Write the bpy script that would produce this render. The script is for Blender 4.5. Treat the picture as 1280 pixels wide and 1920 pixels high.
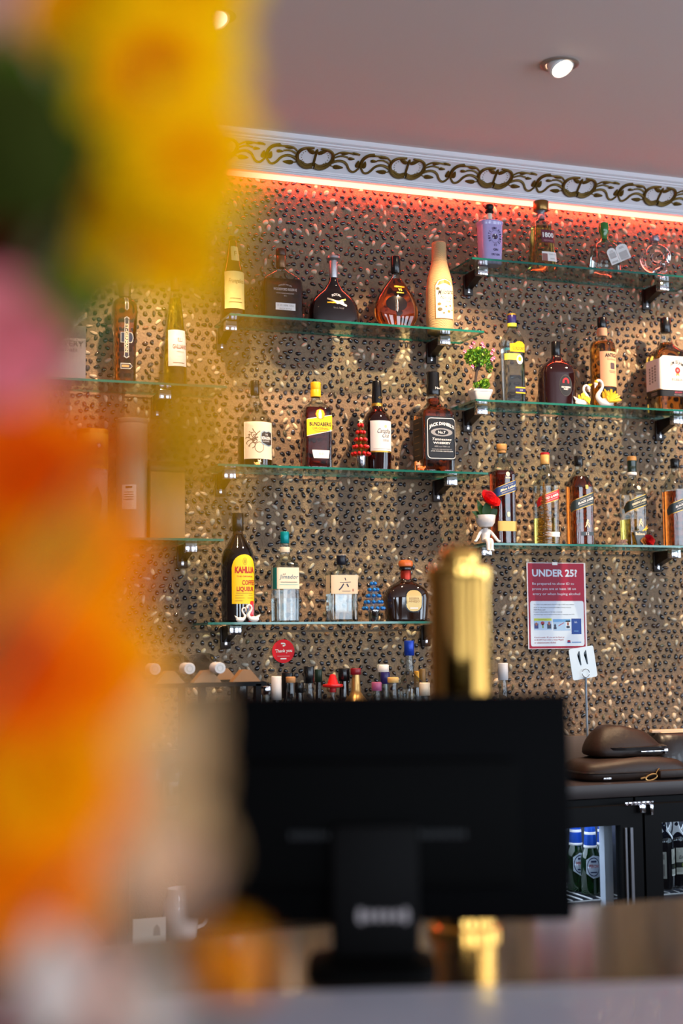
import bpy, bmesh, math, random
from mathutils import Vector, Matrix
R=math.radians; PI=math.pi
for o in list(bpy.data.objects): bpy.data.objects.remove(o)
SC=bpy.context.scene; COL=SC.collection
# ------------------------------------------------------------ camera (photograph taken as 1280x1920, 50 mm lens)
FPX=2667.; CX,CY=640.,960.; WALL=4.4; CEIL=3.14; CAMZ=1.5
_p,_r,_y=R(5.1145),R(0.5608),R(19.6536)
FW=Vector((math.sin(_y)*math.cos(_p),math.cos(_y)*math.cos(_p),math.sin(_p)))
RT=Vector((math.cos(_y),-math.sin(_y),0.)); UP=RT.cross(FW)
CA=RT*math.cos(_r)-UP*math.sin(_r); CB=UP*math.cos(_r)+RT*math.sin(_r)
O=Vector((0,0,CAMZ))
cam=bpy.data.cameras.new('camera'); camo=bpy.data.objects.new('camera',cam); COL.objects.link(camo)
cam.sensor_fit='VERTICAL'; cam.sensor_height=36; cam.lens=50.; cam.clip_start=.05
m=Matrix.Identity(4)
for i in range(3): m[i][0]=CA[i]; m[i][1]=CB[i]; m[i][2]=-FW[i]; m[i][3]=O[i]
camo.matrix_world=m
cam.dof.use_dof=True; cam.dof.focus_distance=4.6; cam.dof.aperture_fstop=1.55
SC.camera=camo
SC.view_settings.view_transform='Standard'; SC.view_settings.look='None'; SC.view_settings.gamma=1
SC.view_settings.use_curve_mapping=False; SC.view_settings.exposure=0.22
# ------------------------------------------------------------ world and lights
w=bpy.data.worlds.new('world'); SC.world=w; w.use_nodes=True
bg=w.node_tree.nodes['Background']; bg.inputs[0].default_value=(.62,.78,1,1); bg.inputs[1].default_value=1.2
def area(name,loc,rot,sx,sy,energy,color):
    l=bpy.data.lights.new(name,'AREA'); l.shape='RECTANGLE'; l.size=sx; l.size_y=sy; l.energy=energy; l.color=color
    o=bpy.data.objects.new(name,l); o.location=loc; o.rotation_euler=rot; COL.objects.link(o); return o
WINC=[-1.9,.9,4.0]                      # three street windows in the wall behind the camera
for x in WINC: area('window_daylight',(x,-3.42,1.75),(R(90),0,0),1.5,1.9,62,(.74,.86,1.))
SIDEW=[-1.8,.4,2.4]                     # two more in the right hand wall, a third added to brighten the column
for y in SIDEW: area('side_window_daylight',(5.12,y,1.9),(R(90),0,R(90)),1.4,1.9,48 if y<2 else 24,(.74,.86,1.))
SPOTX=[-.1,.916,1.932,2.95]             # row of tilting downlights over the shelves
SPOTY=3.6
SPOT_E=118
def spot(name,loc,target,energy,size,blend,parent=None):
    l=bpy.data.lights.new(name,'SPOT'); l.energy=energy; l.spot_size=R(size); l.spot_blend=blend; l.shadow_soft_size=.022; l.color=(1.,.70,.42)
    o=bpy.data.objects.new(name,l); COL.objects.link(o); o.location=loc
    d=(Vector(target)-Vector(loc)); o.rotation_euler=d.to_track_quat('-Z','Y').to_euler(); return o
for i,x in enumerate(SPOTX):
    spot('downlight_beam',(x+.012,SPOTY-.0,CEIL-.055),(x-.12,4.4,1.62),SPOT_E,74,.45)
l=bpy.data.lights.new('led_strip_light','AREA'); l.shape='RECTANGLE'; l.size=8.0; l.size_y=.010; l.energy=24; l.color=(1.,.06,.025)
o=bpy.data.objects.new('led_strip_light',l); COL.objects.link(o); o.location=(1.,4.384,3.0145); o.rotation_euler=(R(18),0,0)
# ------------------------------------------------------------ projection helpers
def ray(u,v): return FW+CA*((u-CX)/FPX)-CB*((v-CY)/FPX)
def P(u,v,Y): d=ray(u,v); return O+d*(Y/d.y)
def PZ(u,v,Z): d=ray(u,v); return O+d*((Z-CAMZ)/d.z)
def PD(u,v,D): return O+ray(u,v)*D
def depth(p): return (Vector(p)-O).dot(FW)
# ------------------------------------------------------------ materials
_M={}
def hexc(r,g,b):
    f=lambda c:(c/255/12.92) if c/255<=.04045 else ((c/255+.055)/1.055)**2.4
    return (f(r),f(g),f(b),1)
def mat(name,rgb=(128,128,128),rough=.5,metal=0,trans=0,ior=1.45,emis=None,es=0,coat=0,bump=0,bscale=60,spec=.5,var=0,sss=0,alpha=1):
    if name in _M: return _M[name]
    m=bpy.data.materials.new(name); m.use_nodes=True; nt=m.node_tree; b=nt.nodes['Principled BSDF']
    c=hexc(*rgb)
    b.inputs['Base Color'].default_value=c; b.inputs['Roughness'].default_value=rough; b.inputs['Metallic'].default_value=metal
    b.inputs['Transmission Weight'].default_value=trans; b.inputs['IOR'].default_value=ior; b.inputs['Coat Weight'].default_value=coat
    b.inputs['Specular IOR Level'].default_value=spec; b.inputs['Alpha'].default_value=alpha
    if emis: b.inputs['Emission Color'].default_value=(*emis,1); b.inputs['Emission Strength'].default_value=es
    if sss: b.inputs['Subsurface Weight'].default_value=sss; b.inputs['Subsurface Radius'].default_value=(.01,.006,.003)
    if bump or var:
        tc=nt.nodes.new('ShaderNodeTexCoord'); n=nt.nodes.new('ShaderNodeTexNoise'); n.inputs['Scale'].default_value=bscale; n.inputs['Detail'].default_value=5
        nt.links.new(tc.outputs['Object'],n.inputs['Vector'])
        if bump:
            bp=nt.nodes.new('ShaderNodeBump'); bp.inputs['Strength'].default_value=bump; bp.inputs['Distance'].default_value=.004
            nt.links.new(n.outputs['Fac'],bp.inputs['Height']); nt.links.new(bp.outputs['Normal'],b.inputs['Normal'])
        if var:
            mx=nt.nodes.new('ShaderNodeMix'); mx.data_type='RGBA'
            mx.inputs['A'].default_value=tuple(k*(1-var) for k in c[:3])+(1,); mx.inputs['B'].default_value=tuple(min(1,k*(1+var)) for k in c[:3])+(1,)
            nt.links.new(n.outputs['Fac'],mx.inputs['Factor']); nt.links.new(mx.outputs['Result'],b.inputs['Base Color'])
    _M[name]=m; return m
def thin(name,rgb=(235,240,238),rough=.02,ior=1.5,gain=1.5,edge=(184,192,190)):
    """thin clear glass wall: tinted transparency under a Fresnel reflection"""
    if name in _M: return _M[name]
    m=bpy.data.materials.new(name); m.use_nodes=True; nt=m.node_tree; nt.nodes.clear()
    out=nt.nodes.new('ShaderNodeOutputMaterial'); mx=nt.nodes.new('ShaderNodeMixShader'); t=nt.nodes.new('ShaderNodeBsdfTransparent'); g=nt.nodes.new('ShaderNodeBsdfGlossy')
    g.inputs['Roughness'].default_value=rough; f=nt.nodes.new('ShaderNodeFresnel'); ge=nt.nodes.new('ShaderNodeNewGeometry'); im=nt.nodes.new('ShaderNodeMix'); im.inputs['A'].default_value=ior; im.inputs['B'].default_value=1/ior
    nt.links.new(ge.outputs['Backfacing'],im.inputs['Factor']); nt.links.new(im.outputs['Result'],f.inputs[0])
    lw=nt.nodes.new('ShaderNodeLayerWeight'); lw.inputs[0].default_value=.35
    cm=nt.nodes.new('ShaderNodeMix'); cm.data_type='RGBA'; cm.inputs['A'].default_value=hexc(*rgb); cm.inputs['B'].default_value=hexc(*edge)
    nt.links.new(lw.outputs['Facing'],cm.inputs['Factor']); nt.links.new(cm.outputs['Result'],t.inputs[0])
    ml=nt.nodes.new('ShaderNodeMath'); ml.operation='MULTIPLY'; ml.inputs[1].default_value=gain; ml.use_clamp=True
    nt.links.new(f.outputs[0],ml.inputs[0]); nt.links.new(ml.outputs[0],mx.inputs[0]); nt.links.new(t.outputs[0],mx.inputs[1]); nt.links.new(g.outputs[0],mx.inputs[2]); nt.links.new(mx.outputs[0],out.inputs[0])
    _M[name]=m; return m
# ------------------------------------------------------------ mesh helpers
def fin(name,bm,ms,parent=None,smooth=True,ang=.7):
    bmesh.ops.recalc_face_normals(bm,faces=bm.faces)
    if smooth:
        for f in bm.faces: f.smooth=True
        for e in bm.edges:
            if len(e.link_faces)==2 and e.calc_face_angle(0)>ang: e.smooth=False
    me=bpy.data.meshes.new(name); bm.to_mesh(me); bm.free()
    for q in (ms if isinstance(ms,(list,tuple)) else [ms]): me.materials.append(q)
    o=bpy.data.objects.new(name,me); COL.objects.link(o)
    if parent is not None: o.parent=parent
    return o
def thing(name,label,cat,loc=(0,0,0),rz=0,group=None):
    o=bpy.data.objects.new(name,None); o.empty_display_size=.05; COL.objects.link(o); o.location=loc; o.rotation_euler=(0,0,rz)
    o['label']=label; o['category']=cat
    if group: o['group']=group
    return o
def tag(o,label,cat,group=None,kind=None):
    o['label']=label; o['category']=cat
    if group: o['group']=group
    if kind: o['kind']=kind
    return o
def struct(name,bm,ms,smooth=False):
    o=fin(name,bm,ms,None,smooth); o['kind']='structure'; return o
def place(o,loc,rz=0): o.location=loc; o.rotation_euler=(0,0,rz); return o
def box(bm,x0,x1,y0,y1,z0,z1,mi=0,bev=0):
    g=bmesh.ops.create_cube(bm,size=1); vs=g['verts']
    for v in vs: v.co=Vector(((x0+x1)/2+v.co.x*(x1-x0),(y0+y1)/2+v.co.y*(y1-y0),(z0+z1)/2+v.co.z*(z1-z0)))
    fs=set(f for v in vs for f in v.link_faces)
    for f in fs: f.material_index=mi
    if bev:
        es=list(set(e for f in fs for e in f.edges)); bmesh.ops.bevel(bm,geom=es,offset=bev,segments=2,affect='EDGES',profile=.5)
def NB(): return bmesh.new()
def sell(rx,ry,e,n):
    out=[]
    for i in range(n):
        t=-PI/2+2*PI*i/n; c,s=math.cos(t),math.sin(t)
        out.append((rx*math.copysign(abs(c)**(2/e),c),ry*math.copysign(abs(s)**(2/e),s)))
    return out
def chaikin(rs,k=2):
    for _ in range(k):
        o=[rs[0]]
        for a,b in zip(rs,rs[1:]):
            o.append(tuple(x*.75+y*.25 for x,y in zip(a,b))); o.append(tuple(x*.25+y*.75 for x,y in zip(a,b)))
        o.append(rs[-1]); rs=o
    return rs
def loft(bm,rings,n=36,mi=0,c=(0,0),caps=True):
    """rings: (z, rx, ry, e)"""
    prev=None; first=None
    for z,rx,ry,e in rings:
        cur=[bm.verts.new((c[0]+x,c[1]+y,z)) for x,y in sell(max(rx,1e-5),max(ry,1e-5),e,n)]
        if prev:
            for i in range(n):
                f=bm.faces.new((prev[i],prev[(i+1)%n],cur[(i+1)%n],cur[i])); f.material_index=mi
        else: first=cur
        prev=cur
    if caps:
        for r in (first,prev):
            f=bm.faces.new(r); f.material_index=mi
def lathe(bm,pts,n=28,mi=0,c=(0,0),caps=True): loft(bm,[(z,r,r,2) for r,z in pts],n,mi,c,caps)
def frame_of(d):
    d=d.normalized(); a=Vector((0,0,1)) if abs(d.z)<.9 else Vector((1,0,0)); x=d.cross(a).normalized(); return x,d.cross(x).normalized()
def tube(bm,pts,rad,n=8,mi=0,closed=False,flat=1.):
    pts=[Vector(p) for p in pts]; N=len(pts); rad=list(rad) if isinstance(rad,(list,tuple)) else [rad]*N; rings=[]
    if len(rad)!=N:
        M=len(rad)-1; rad=[rad[int(M*i/(N-1))]*(1-(M*i/(N-1))%1)+rad[min(M,int(M*i/(N-1))+1)]*((M*i/(N-1))%1) for i in range(N)]
    X=None
    for i,p in enumerate(pts):
        d=(pts[(i+1)%N]-pts[i-1]) if closed else (pts[min(i+1,N-1)]-pts[max(i-1,0)])
        if d.length<1e-9: d=Vector((0,0,1))
        d.normalize()
        if X is None: X,_=frame_of(d)
        X=(X-d*X.dot(d)); 
        if X.length<1e-6: X,_=frame_of(d)
        X.normalize(); Yv=d.cross(X)
        rings.append([bm.verts.new(p+(X*math.cos(2*PI*k/n)*flat+Yv*math.sin(2*PI*k/n))*rad[i]) for k in range(n)])
    for i in range(N if closed else N-1):
        a,b=rings[i],rings[(i+1)%N]
        for k in range(n):
            f=bm.faces.new((a[k],a[(k+1)%n],b[(k+1)%n],b[k])); f.material_index=mi
    if not closed:
        for r in (rings[0],rings[-1]):
            f=bm.faces.new(r); f.material_index=mi
def ell(bm,c,r,mi=0,u=14,v=9,rot=None):
    g=bmesh.ops.create_uvsphere(bm,u_segments=u,v_segments=v,radius=1)
    for q in g['verts']:
        p=Vector((q.co.x*r[0],q.co.y*r[1],q.co.z*r[2]))
        if rot is not None: p=rot@p
        q.co=p+Vector(c)
    for f in set(f for q in g['verts'] for f in q.link_faces): f.material_index=mi
def smooth_path(pts,k=2):
    return [Vector(p) for p in chaikin([tuple(p) for p in pts],k)]
# flat outlines and lettering --------------------------------------------------
_T={}
def text_mesh(s,bold=0.,shear=0.):
    key=(s,bold,shear)
    if key not in _T:
        cu=bpy.data.curves.new('t','FONT'); cu.body=s; cu.size=1; cu.offset=bold; cu.shear=shear; cu.resolution_u=2; cu.fill_mode='FRONT'
        o=bpy.data.objects.new('t',cu); COL.objects.link(o)
        dg=bpy.context.evaluated_depsgraph_get(); me=bpy.data.meshes.new_from_object(o.evaluated_get(dg))
        bpy.data.objects.remove(o)
        xs=[v.co.x for v in me.vertices] or [0,1]; ys=[v.co.y for v in me.vertices] or [0,1]
        _T[key]=(me,min(xs),max(xs),min(ys),max(ys))
    return _T[key]
def sheet(name,items,fn,ms,parent,step=.004):
    """items: ('poly',pts,mi,off) | ('text',string,cx,cz,w,h,mi,off,opts); fn maps (s,z,off)->Vector"""
    big=NB()
    for it in items:
        bm=NB()
        if it[0]=='poly':
            pts,mi,off=it[1:4]; bm.faces.new([bm.verts.new((a,b,0)) for a,b in pts])
        else:
            s,cx,cz,wd,h,mi,off=it[1:8]; op=it[8] if len(it)>8 else {}
            me,x0,x1,y0,y1=text_mesh(s,op.get('bold',0.),op.get('shear',0.)); bm.from_mesh(me)
            for v in bm.verts:
                a=((v.co.x-x0)/(x1-x0)-.5)*wd; b=((v.co.y-y0)/(y1-y0)-.5)*h
                b+=op.get('arc',0)*(1-(2*a/wd)**2)-op.get('arc',0)*.5
                t=op.get('rot',0); a,b=a*math.cos(t)-b*math.sin(t),a*math.sin(t)+b*math.cos(t)
                b+=op.get('k',0)*a
                v.co=Vector((cx+a,cz+b,0))
        if it[0]=='poly': bmesh.ops.triangulate(bm,faces=bm.faces[:])
        if step:
            bb=[v.co.x for v in bm.verts]; x=math.floor(min(bb)/step)*step+step
            while x<max(bb):
                bmesh.ops.bisect_plane(bm,geom=bm.verts[:]+bm.edges[:]+bm.faces[:],plane_co=(x,0,0),plane_no=(1,0,0)); x+=step
            zs_=[v.co.y for v in bm.verts]; x=math.floor(min(zs_)/.007)*.007+.007
            while x<max(zs_):
                bmesh.ops.bisect_plane(bm,geom=bm.verts[:]+bm.edges[:]+bm.faces[:],plane_co=(0,x,0),plane_no=(0,1,0)); x+=.007
        bm.faces.ensure_lookup_table()
        vm={}
        for v in bm.verts: vm[v]=big.verts.new(fn(v.co.x,v.co.y,off))
        for f in bm.faces:
            try: nf=big.faces.new([vm[v] for v in f.verts]); nf.material_index=mi
            except ValueError: pass
        bm.free()
    for f in big.faces: f.smooth=True
    me=bpy.data.meshes.new(name); big.to_mesh(me); big.free()
    for q in (ms if isinstance(ms,(list,tuple)) else [ms]): me.materials.append(q)
    o=bpy.data.objects.new(name,me); COL.objects.link(o)
    if parent is not None: o.parent=parent
    return o
def rect(cx,cz,hw,hh,k=0): return [(cx-hw,cz-hh-k*hw),(cx+hw,cz-hh+k*hw),(cx+hw,cz+hh+k*hw),(cx-hw,cz+hh-k*hw)]
def disc(cx,cz,rx,rz=None,n=24,a0=0,a1=2*PI):
    rz=rx if rz is None else rz; return [(cx+rx*math.cos(a0+(a1-a0)*i/n),cz+rz*math.sin(a0+(a1-a0)*i/n)) for i in range(n+(0 if a1-a0>6.2 else 1))]
def rrect(cx,cz,hw,hh,r):
    o=[]
    for sx,sz,a in ((1,1,0),(-1,1,90),(-1,-1,180),(1,-1,270)):
        for k in range(5):
            t=R(a+k*22.5); o.append((cx+sx*(hw-r)+r*math.cos(t),cz+sz*(hh-r)+r*math.sin(t)))
    return o
def line2(pts,wd):
    """2D polyline -> quads list"""
    out=[]
    for (a,b),(c,d) in zip(pts,pts[1:]):
        L=math.hypot(c-a,d-b) or 1; nx,nz=-(d-b)/L*wd/2,(c-a)/L*wd/2
        out.append([(a+nx,b+nz),(a-nx,b-nz),(c-nx,d-nz),(c+nx,d+nz)])
    return out
# plain small mats
white=lambda:mat('white_paint',(235,232,228),.4)
# ============================================================ STRUCTURE
XL,XR,YB=-3.2,5.2,-3.5
b=NB(); box(b,XL,XR,YB,WALL+.15,-.1,0); struct('floor',b,mat('floor_tile',(62,54,48),.35,var=.15,bscale=3))
b=NB(); box(b,XL,XR,YB,WALL+.15,CEIL,CEIL+.1); struct('ceiling',b,mat('ceiling_paint',(224,206,202),.75,bump=.05,bscale=200,var=.03))
b=NB(); box(b,XL-.1,XL,YB,WALL+.15,0,CEIL); struct('wall_left',b,mat('room_wall',(112,100,92),.8))
b=NB(); ys=[YB]+[v for c in SIDEW for v in (c-.75,c+.75)]+[WALL+.15]
for i in range(0,len(ys),2): box(b,XR,XR+.1,ys[i],ys[i+1],0,CEIL)
for c in SIDEW: box(b,XR,XR+.1,c-.75,c+.75,0,.9); box(b,XR,XR+.1,c-.75,c+.75,2.9,CEIL)
struct('wall_right',b,mat('room_wall'))
for i,c in enumerate(SIDEW):
    b=NB()
    for y0,y1,z0,z1 in ((c-.75,c-.7,.9,2.9),(c+.7,c+.75,.9,2.9),(c-.7,c+.7,.9,.95),(c-.7,c+.7,2.85,2.9)): box(b,XR-.02,XR+.08,y0,y1,z0,z1)
    struct('window_%d'%(i+4),b,mat('window_frame_paint',(60,58,56),.4))  # last frame belongs to the window added for the column highlight
b=NB()
xs=[XL]+[v for c in WINC for v in (c-.8,c+.8)]+[XR]
for i in range(0,len(xs),2): box(b,xs[i],xs[i+1],YB-.1,YB,0,CEIL)
for c in WINC: box(b,c-.8,c+.8,YB-.1,YB,0,.75); box(b,c-.8,c+.8,YB-.1,YB,2.75,CEIL)
struct('wall_front',b,mat('room_wall'))
for i,c in enumerate(WINC):
    b=NB()
    for x0,x1,z0,z1 in ((c-.8,c-.75,.75,2.75),(c+.75,c+.8,.75,2.75),(c-.75,c+.75,.75,.8),(c-.75,c+.75,2.7,2.75),(c-.02,c+.02,.8,2.7)): box(b,x0,x1,YB-.08,YB+.02,z0,z1)
    struct('window_%d'%(i+1),b,mat('window_frame_paint',(60,58,56),.4))
# pebble wall: stones set in mortar
rnd=random.Random(7)
def pebble_wall():
    x0,x1,z0,z1=-1.0,4.4,1.02,3.04
    verts=[];faces=[];mi=[]
    verts+= [(XL,WALL,0),(XR,WALL,0),(XR,WALL,CEIL),(XL,WALL,CEIL),(XL,WALL+.15,0),(XR,WALL+.15,0),(XR,WALL+.15,CEIL),(XL,WALL+.15,CEIL)]
    faces+= [(0,1,2,3),(5,4,7,6),(4,0,3,7),(1,5,6,2),(3,2,6,7),(4,5,1,0)]; mi+=[0]*6
    cell=.0257; grid={}
    nx=int((x1-x0)/cell); nz=int((z1-z0)/(cell*.88)); pts=[]
    # dart throwing on a jittered hexagonal lattice
    for j in range(nz+1):
        for i in range(nx+1):
            x=x0+(i+.5*(j%2))*cell+rnd.uniform(-.0056,.0056); z=z0+j*cell*.88+rnd.uniform(-.0056,.0056)
            if z>z1 or x>x1: continue
            pts.append((x,z))
    NA=10
    for x,z in pts:
        q=rnd.random()
        if q<.15: a=rnd.uniform(.0095,.0140); bb=rnd.uniform(.0056,.0078); k=rnd.choice([3,3,4]); 
        elif q<.28: a=rnd.uniform(.0075,.0110); bb=rnd.uniform(.0056,.0074); k=rnd.choice([2,5,6])
        elif q<.295: continue
        else: a=rnd.uniform(.0072,.0110); bb=rnd.uniform(.0058,.0083); k=rnd.choice([1,1,1,2,7])
        th=rnd.gauss(R(60),R(50)); ct,st=math.cos(th),math.sin(th); h=rnd.uniform(.0045,.0075)
        base=len(verts); ph=rnd.uniform(0,6.28); irr=[1+.13*math.sin(2*PI*t/NA*2+ph)+.07*math.sin(2*PI*t/NA*3+ph*2) for t in range(NA)]
        tx,tz=rnd.uniform(-.15,.15),rnd.uniform(-.15,.15)
        for (s,d) in ((1.,-.002),(.93,.35),(.68,.78)):
            for t in range(NA):
                an=2*PI*t/NA; u=a*s*irr[t]*math.cos(an); v=bb*s*irr[t]*math.sin(an)
                X=u*ct-v*st; Z=u*st+v*ct
                verts.append((x+X,WALL-(max(d,0)*h+(X*tx+Z*tz if d>0 else -.002)),z+Z))
        verts.append((x,WALL-h,z))
        for l in range(2):
            for t in range(NA):
                faces.append((base+l*NA+t,base+l*NA+(t+1)%NA,base+(l+1)*NA+(t+1)%NA,base+(l+1)*NA+t)); mi.append(k)
        for t in range(NA): faces.append((base+2*NA+t,base+2*NA+(t+1)%NA,base+3*NA)); mi.append(k)
    me=bpy.data.meshes.new('wall_back'); me.from_pydata(verts,[],faces)
    me.polygons.foreach_set('material_index',mi); me.polygons.foreach_set('use_smooth',[k>0 for k in mi])
    mortar=mat('mortar',(130,106,82),.7,bump=1.,bscale=130,var=.4)
    for q in (mortar,mat('pebble_black',(34,31,32),.12,coat=1,var=.3,bscale=25),mat('pebble_brown',(66,48,38),.15,coat=.8,var=.3,bscale=25),
        mat('pebble_cream',(206,182,150),.3,coat=.3,var=.15,bscale=30),mat('pebble_pale',(176,164,146),.3,coat=.3,var=.15,bscale=30),
        mat('pebble_rust',(122,88,62),.25,coat=.4,var=.25,bscale=30),mat('pebble_green',(92,88,70),.25,coat=.4,var=.25,bscale=30),mat('pebble_slate',(52,50,56),.12,coat=1,var=.3,bscale=25)):
        me.materials.append(q)
    me.validate(); o=bpy.data.objects.new('wall_back',me); COL.objects.link(o); o['kind']='structure'
pebble_wall()
# ------------------------------------------------------------ cornice with gilt scroll relief
PROF=[(4.283,3.14),(4.283,3.1255),(4.288,3.122),(4.293,3.122),(4.2935,3.117),(4.298,3.1145),(4.300,3.1145),(4.3005,3.1115)]
for k in range(7):
    t=k/6; PROF.append((4.3025+.068*t, 3.1105-.0545*t+.006*math.sin(PI*t)))
PROF+=[(4.3725,3.054),(4.3735,3.0495),(4.377,3.0495),(4.3775,3.0455),(4.382,3.0440),(4.3835,3.0395),(4.390,3.0385),(4.391,3.0330),(4.4,3.031)]
b=NB(); prev=None
for x in (XL,XR):
    cur=[b.verts.new((x,y,z)) for y,z in PROF]
    if prev:
        for i in range(len(PROF)-1): b.faces.new((prev[i],prev[i+1],cur[i+1],cur[i]))
    prev=cur
corn=fin('cornice',b,mat('cornice_white',(226,222,226),.45),None,True,.25); corn['kind']='structure'; corn.name='trim_1'
def frieze(x,t,off=0.):   # t 0 at top .. 1 at bottom of the cove
    y=4.3025+.068*t; z=3.1105-.0545*t+.006*math.sin(PI*max(0,min(1,t)))
    n=Vector((0,-.62,-.78)); return Vector((x,y,z))+n*off
gilt=mat('gilt_relief',(108,82,28),.38,metal=.55,bump=.3,bscale=300,var=.25)
def S(bm,x0,pts,r,rr=None):
    pts=smooth_path([(a,c,0) for a,c in pts],2); n=len(pts); r=(r or .003)*1.35
    rad=[(rr[0]+(rr[1]-rr[0])*i/(n-1))*1.3 if rr else r for i in range(n)]
    tube(bm,[frieze(x0+p.x,p.y,.0012) for p in pts],rad,6)
def leaf2(bm,x0,cx,ct,L,W,ang):
    c0=frieze(x0+cx,ct,.002); ex=Vector((1,0,0)); ez=(frieze(0,0.,0)-frieze(0,1.,0)).normalized(); n=Vector((0,-.62,-.78))
    d=ex*math.cos(ang)+ez*math.sin(ang); s=-ex*math.sin(ang)+ez*math.cos(ang)
    ring=[c0+d*(L*math.cos(t)*(1 if math.cos(t)<0 else 1.25))+s*(W*math.sin(t)*(1-.35*math.cos(t))) for t in [2*PI*k/10 for k in range(10)]]
    vs=[bm.verts.new(p) for p in ring]; top=bm.verts.new(c0+n*.004)
    for k in range(10): bm.faces.new((vs[k],vs[(k+1)%10],top))
PER=.3282
def motif(x0):
    bm=NB()
    for s in (-1,1):
        S(bm,x0,[(s*.004,.86),(s*.030,.93),(s*.058,.72),(s*.064,.40),(s*.046,.10),(s*.012,.06)],.003,(.0075,.0030))   # open ring
        S(bm,x0,[(s*.004,.80),(s*.024,.86),(s*.048,.70)],.003,(.0055,.002))
        S(bm,x0,[(s*.050,.72),(s*.085,.52),(s*.112,.60),(s*.128,.88),(s*.146,.94),(s*.160,.76)],.003,(.004,.0028))      # tendril
        S(bm,x0,[(s*.060,.48),(s*.088,.30),(s*.112,.36)],.0024)
        S(bm,x0,[(s*.062,.34),(s*.084,.10),(s*.112,.12),(s*.15,.16)],.0024)
        leaf2(bm,x0,s*.124,.40,.011,.006,0); leaf2(bm,x0,s*.098,.16,.014,.0065,.2*s); leaf2(bm,x0,s*.132,.12,.013,.0055,0)
        leaf2(bm,x0,s*.085,.80,.017,.0085,0 if s>0 else PI); S(bm,x0,[(s*.048,.74),(s*.07,.80)],.0016)
        leaf2(bm,x0,s*.020,.24,.017,.0075,s*.5 if s>0 else PI-.5)
        leaf2(bm,x0,s*.152,.62,.013,.0075,PI/2)                                                                         # scroll bulbs
    for s in (-1,1):
        for k in range(7):
            a=R(-60+k*22); p=frieze(x0+s*(.022+.024*math.cos(a)),.50+.27*math.sin(-a),.001); ell(bm,p,(.0016,.0012,.0016),u=6,v=4)
    leaf2(bm,x0,0,.22,.008,.006,PI/2); S(bm,x0,[(0,.25),(.001,.6),(0,.84)],.0034)
    S(bm,x0,[(.164,.74),(.164,.40),(.178,.14),(.20,.08)],.0046)
    return bm
for k in range(-3,9): fin('scroll_relief',motif(1.468+PER*k),gilt,corn)
# red light strip under the cornice
led=NB(); box(led,XL+.1,XR-.1,4.378,4.396,3.0155,3.029,bev=.003)
o=fin('led_strip',led,mat('led_glow',(255,80,40),.4,emis=(1.,.10,.06),es=11)); tag(o,'glowing red light strip running along the wall under the white cornice','light strip')
q_=NB(); box(q_,XL+.1,XR-.1,4.361,4.3995,3.0292,3.0308); fin('light_block_lip',q_,mat('cornice_white'),o)  # added plate blocking the strip's upward light from cornice and ceiling
# ------------------------------------------------------------ downlights
for i,x in enumerate(SPOTX):
    lb=['white recessed tilting downlight in the ceiling, hidden far left behind the yellow blooms','white recessed tilting downlight in the ceiling at the edge of the yellow blooms',
        'white recessed tilting downlight alone in the open ceiling above the top right shelf','white recessed tilting downlight at the far right end of the ceiling row'][i]
    t=thing('ceiling_downlight',lb,'ceiling light',(x,SPOTY-.09,CEIL),0,'recessed downlights')
    b=NB(); pts=[(.056,0),(.056,-.003),(.050,-.006),(.041,-.004),(.040,.0)]
    n=40; pr=None
    rows=[[b.verts.new((r*math.cos(2*PI*k/n),r*math.sin(2*PI*k/n),z)) for k in range(n)] for r,z in pts]
    for a,c in zip(rows,rows[1:]):
        for k in range(n): b.faces.new((a[k],a[(k+1)%n],c[(k+1)%n],c[k]))
    fin('trim_ring',b,mat('downlight_trim',(150,136,128),.35,metal=.3),t)
    b=NB(); rot=Matrix.Rotation(R(-28),3,'X')@Matrix.Rotation(R(-8),3,'Y')
    lathe(b,[(.036,.010),(.038,-.006),(.036,-.018),(.031,-.022),(.029,-.0195)],32,caps=False)
    for v in b.verts: v.co=rot@v.co
    fin('gimbal',b,mat('downlight_gimbal',(232,230,228),.3),t)
    b=NB(); lathe(b,[(.0285,-.0185),(.0001,-.0185)],28,caps=False)
    for v in b.verts: v.co=rot@v.co
    fin('lens',b,mat('downlight_lens',(255,240,220),.3,emis=(1.,.82,.6),es=9),t)
# ------------------------------------------------------------ glass shelves on brackets
glassface=thin('shelf_glass',(238,246,242),.01,1.5,.8,(222,238,230))
glassedge=mat('shelf_glass_edge',(14,104,90),.12,trans=.15,coat=.5)
ZL=[2.757,2.511,2.282,2.040,1.809,1.555]
YF=4.2
chrome=mat('chrome',(205,205,210),.12,metal=1); bracketm=mat('bracket_dark',(38,30,26),.35,metal=.6); brass=mat('bracket_slot',(190,160,110),.3,metal=.8)
def shelf(x0,x1,z,label):
    o=NB(); box(o,x0,x1,YF,WALL-.012,z-.007,z,bev=0)
    o.faces.ensure_lookup_table()
    for f in o.faces: f.normal_update(); f.material_index=0 if abs(f.normal.z)>.5 else 1
    s=fin('glass_shelf',o,[glassface,glassedge],None,False); tag(s,label,'shelf','glass shelves')
def bracket(x,z,label):
    t=thing('shelf_bracket',label,'bracket',(x,WALL-.008,z-.0075),0,'shelf brackets')
    b=NB(); box(b,-.013,.013,-.104,-.006,-.024,-.002,bev=.002)
    for v in b.verts:
        if v.co.z<-.012: v.co.z=-.026-.028*max(0,(v.co.y+.104)/.098)
    fin('arm',b,bracketm,t)
    b=NB(); box(b,-.017,.017,-.010,-.001,-.074,-.004,bev=.002); fin('wall_plate',b,bracketm,t)
    b=NB(); box(b,-.004,.004,-.0125,-.0105,-.066,-.050,bev=.0005); fin('slot_cover',b,chrome,t)
    b=NB(); box(b,-.0185,.0185,-.128,-.100,-.031,-.0008,bev=.002); fin('front_clip',b,chrome,t)
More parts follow.
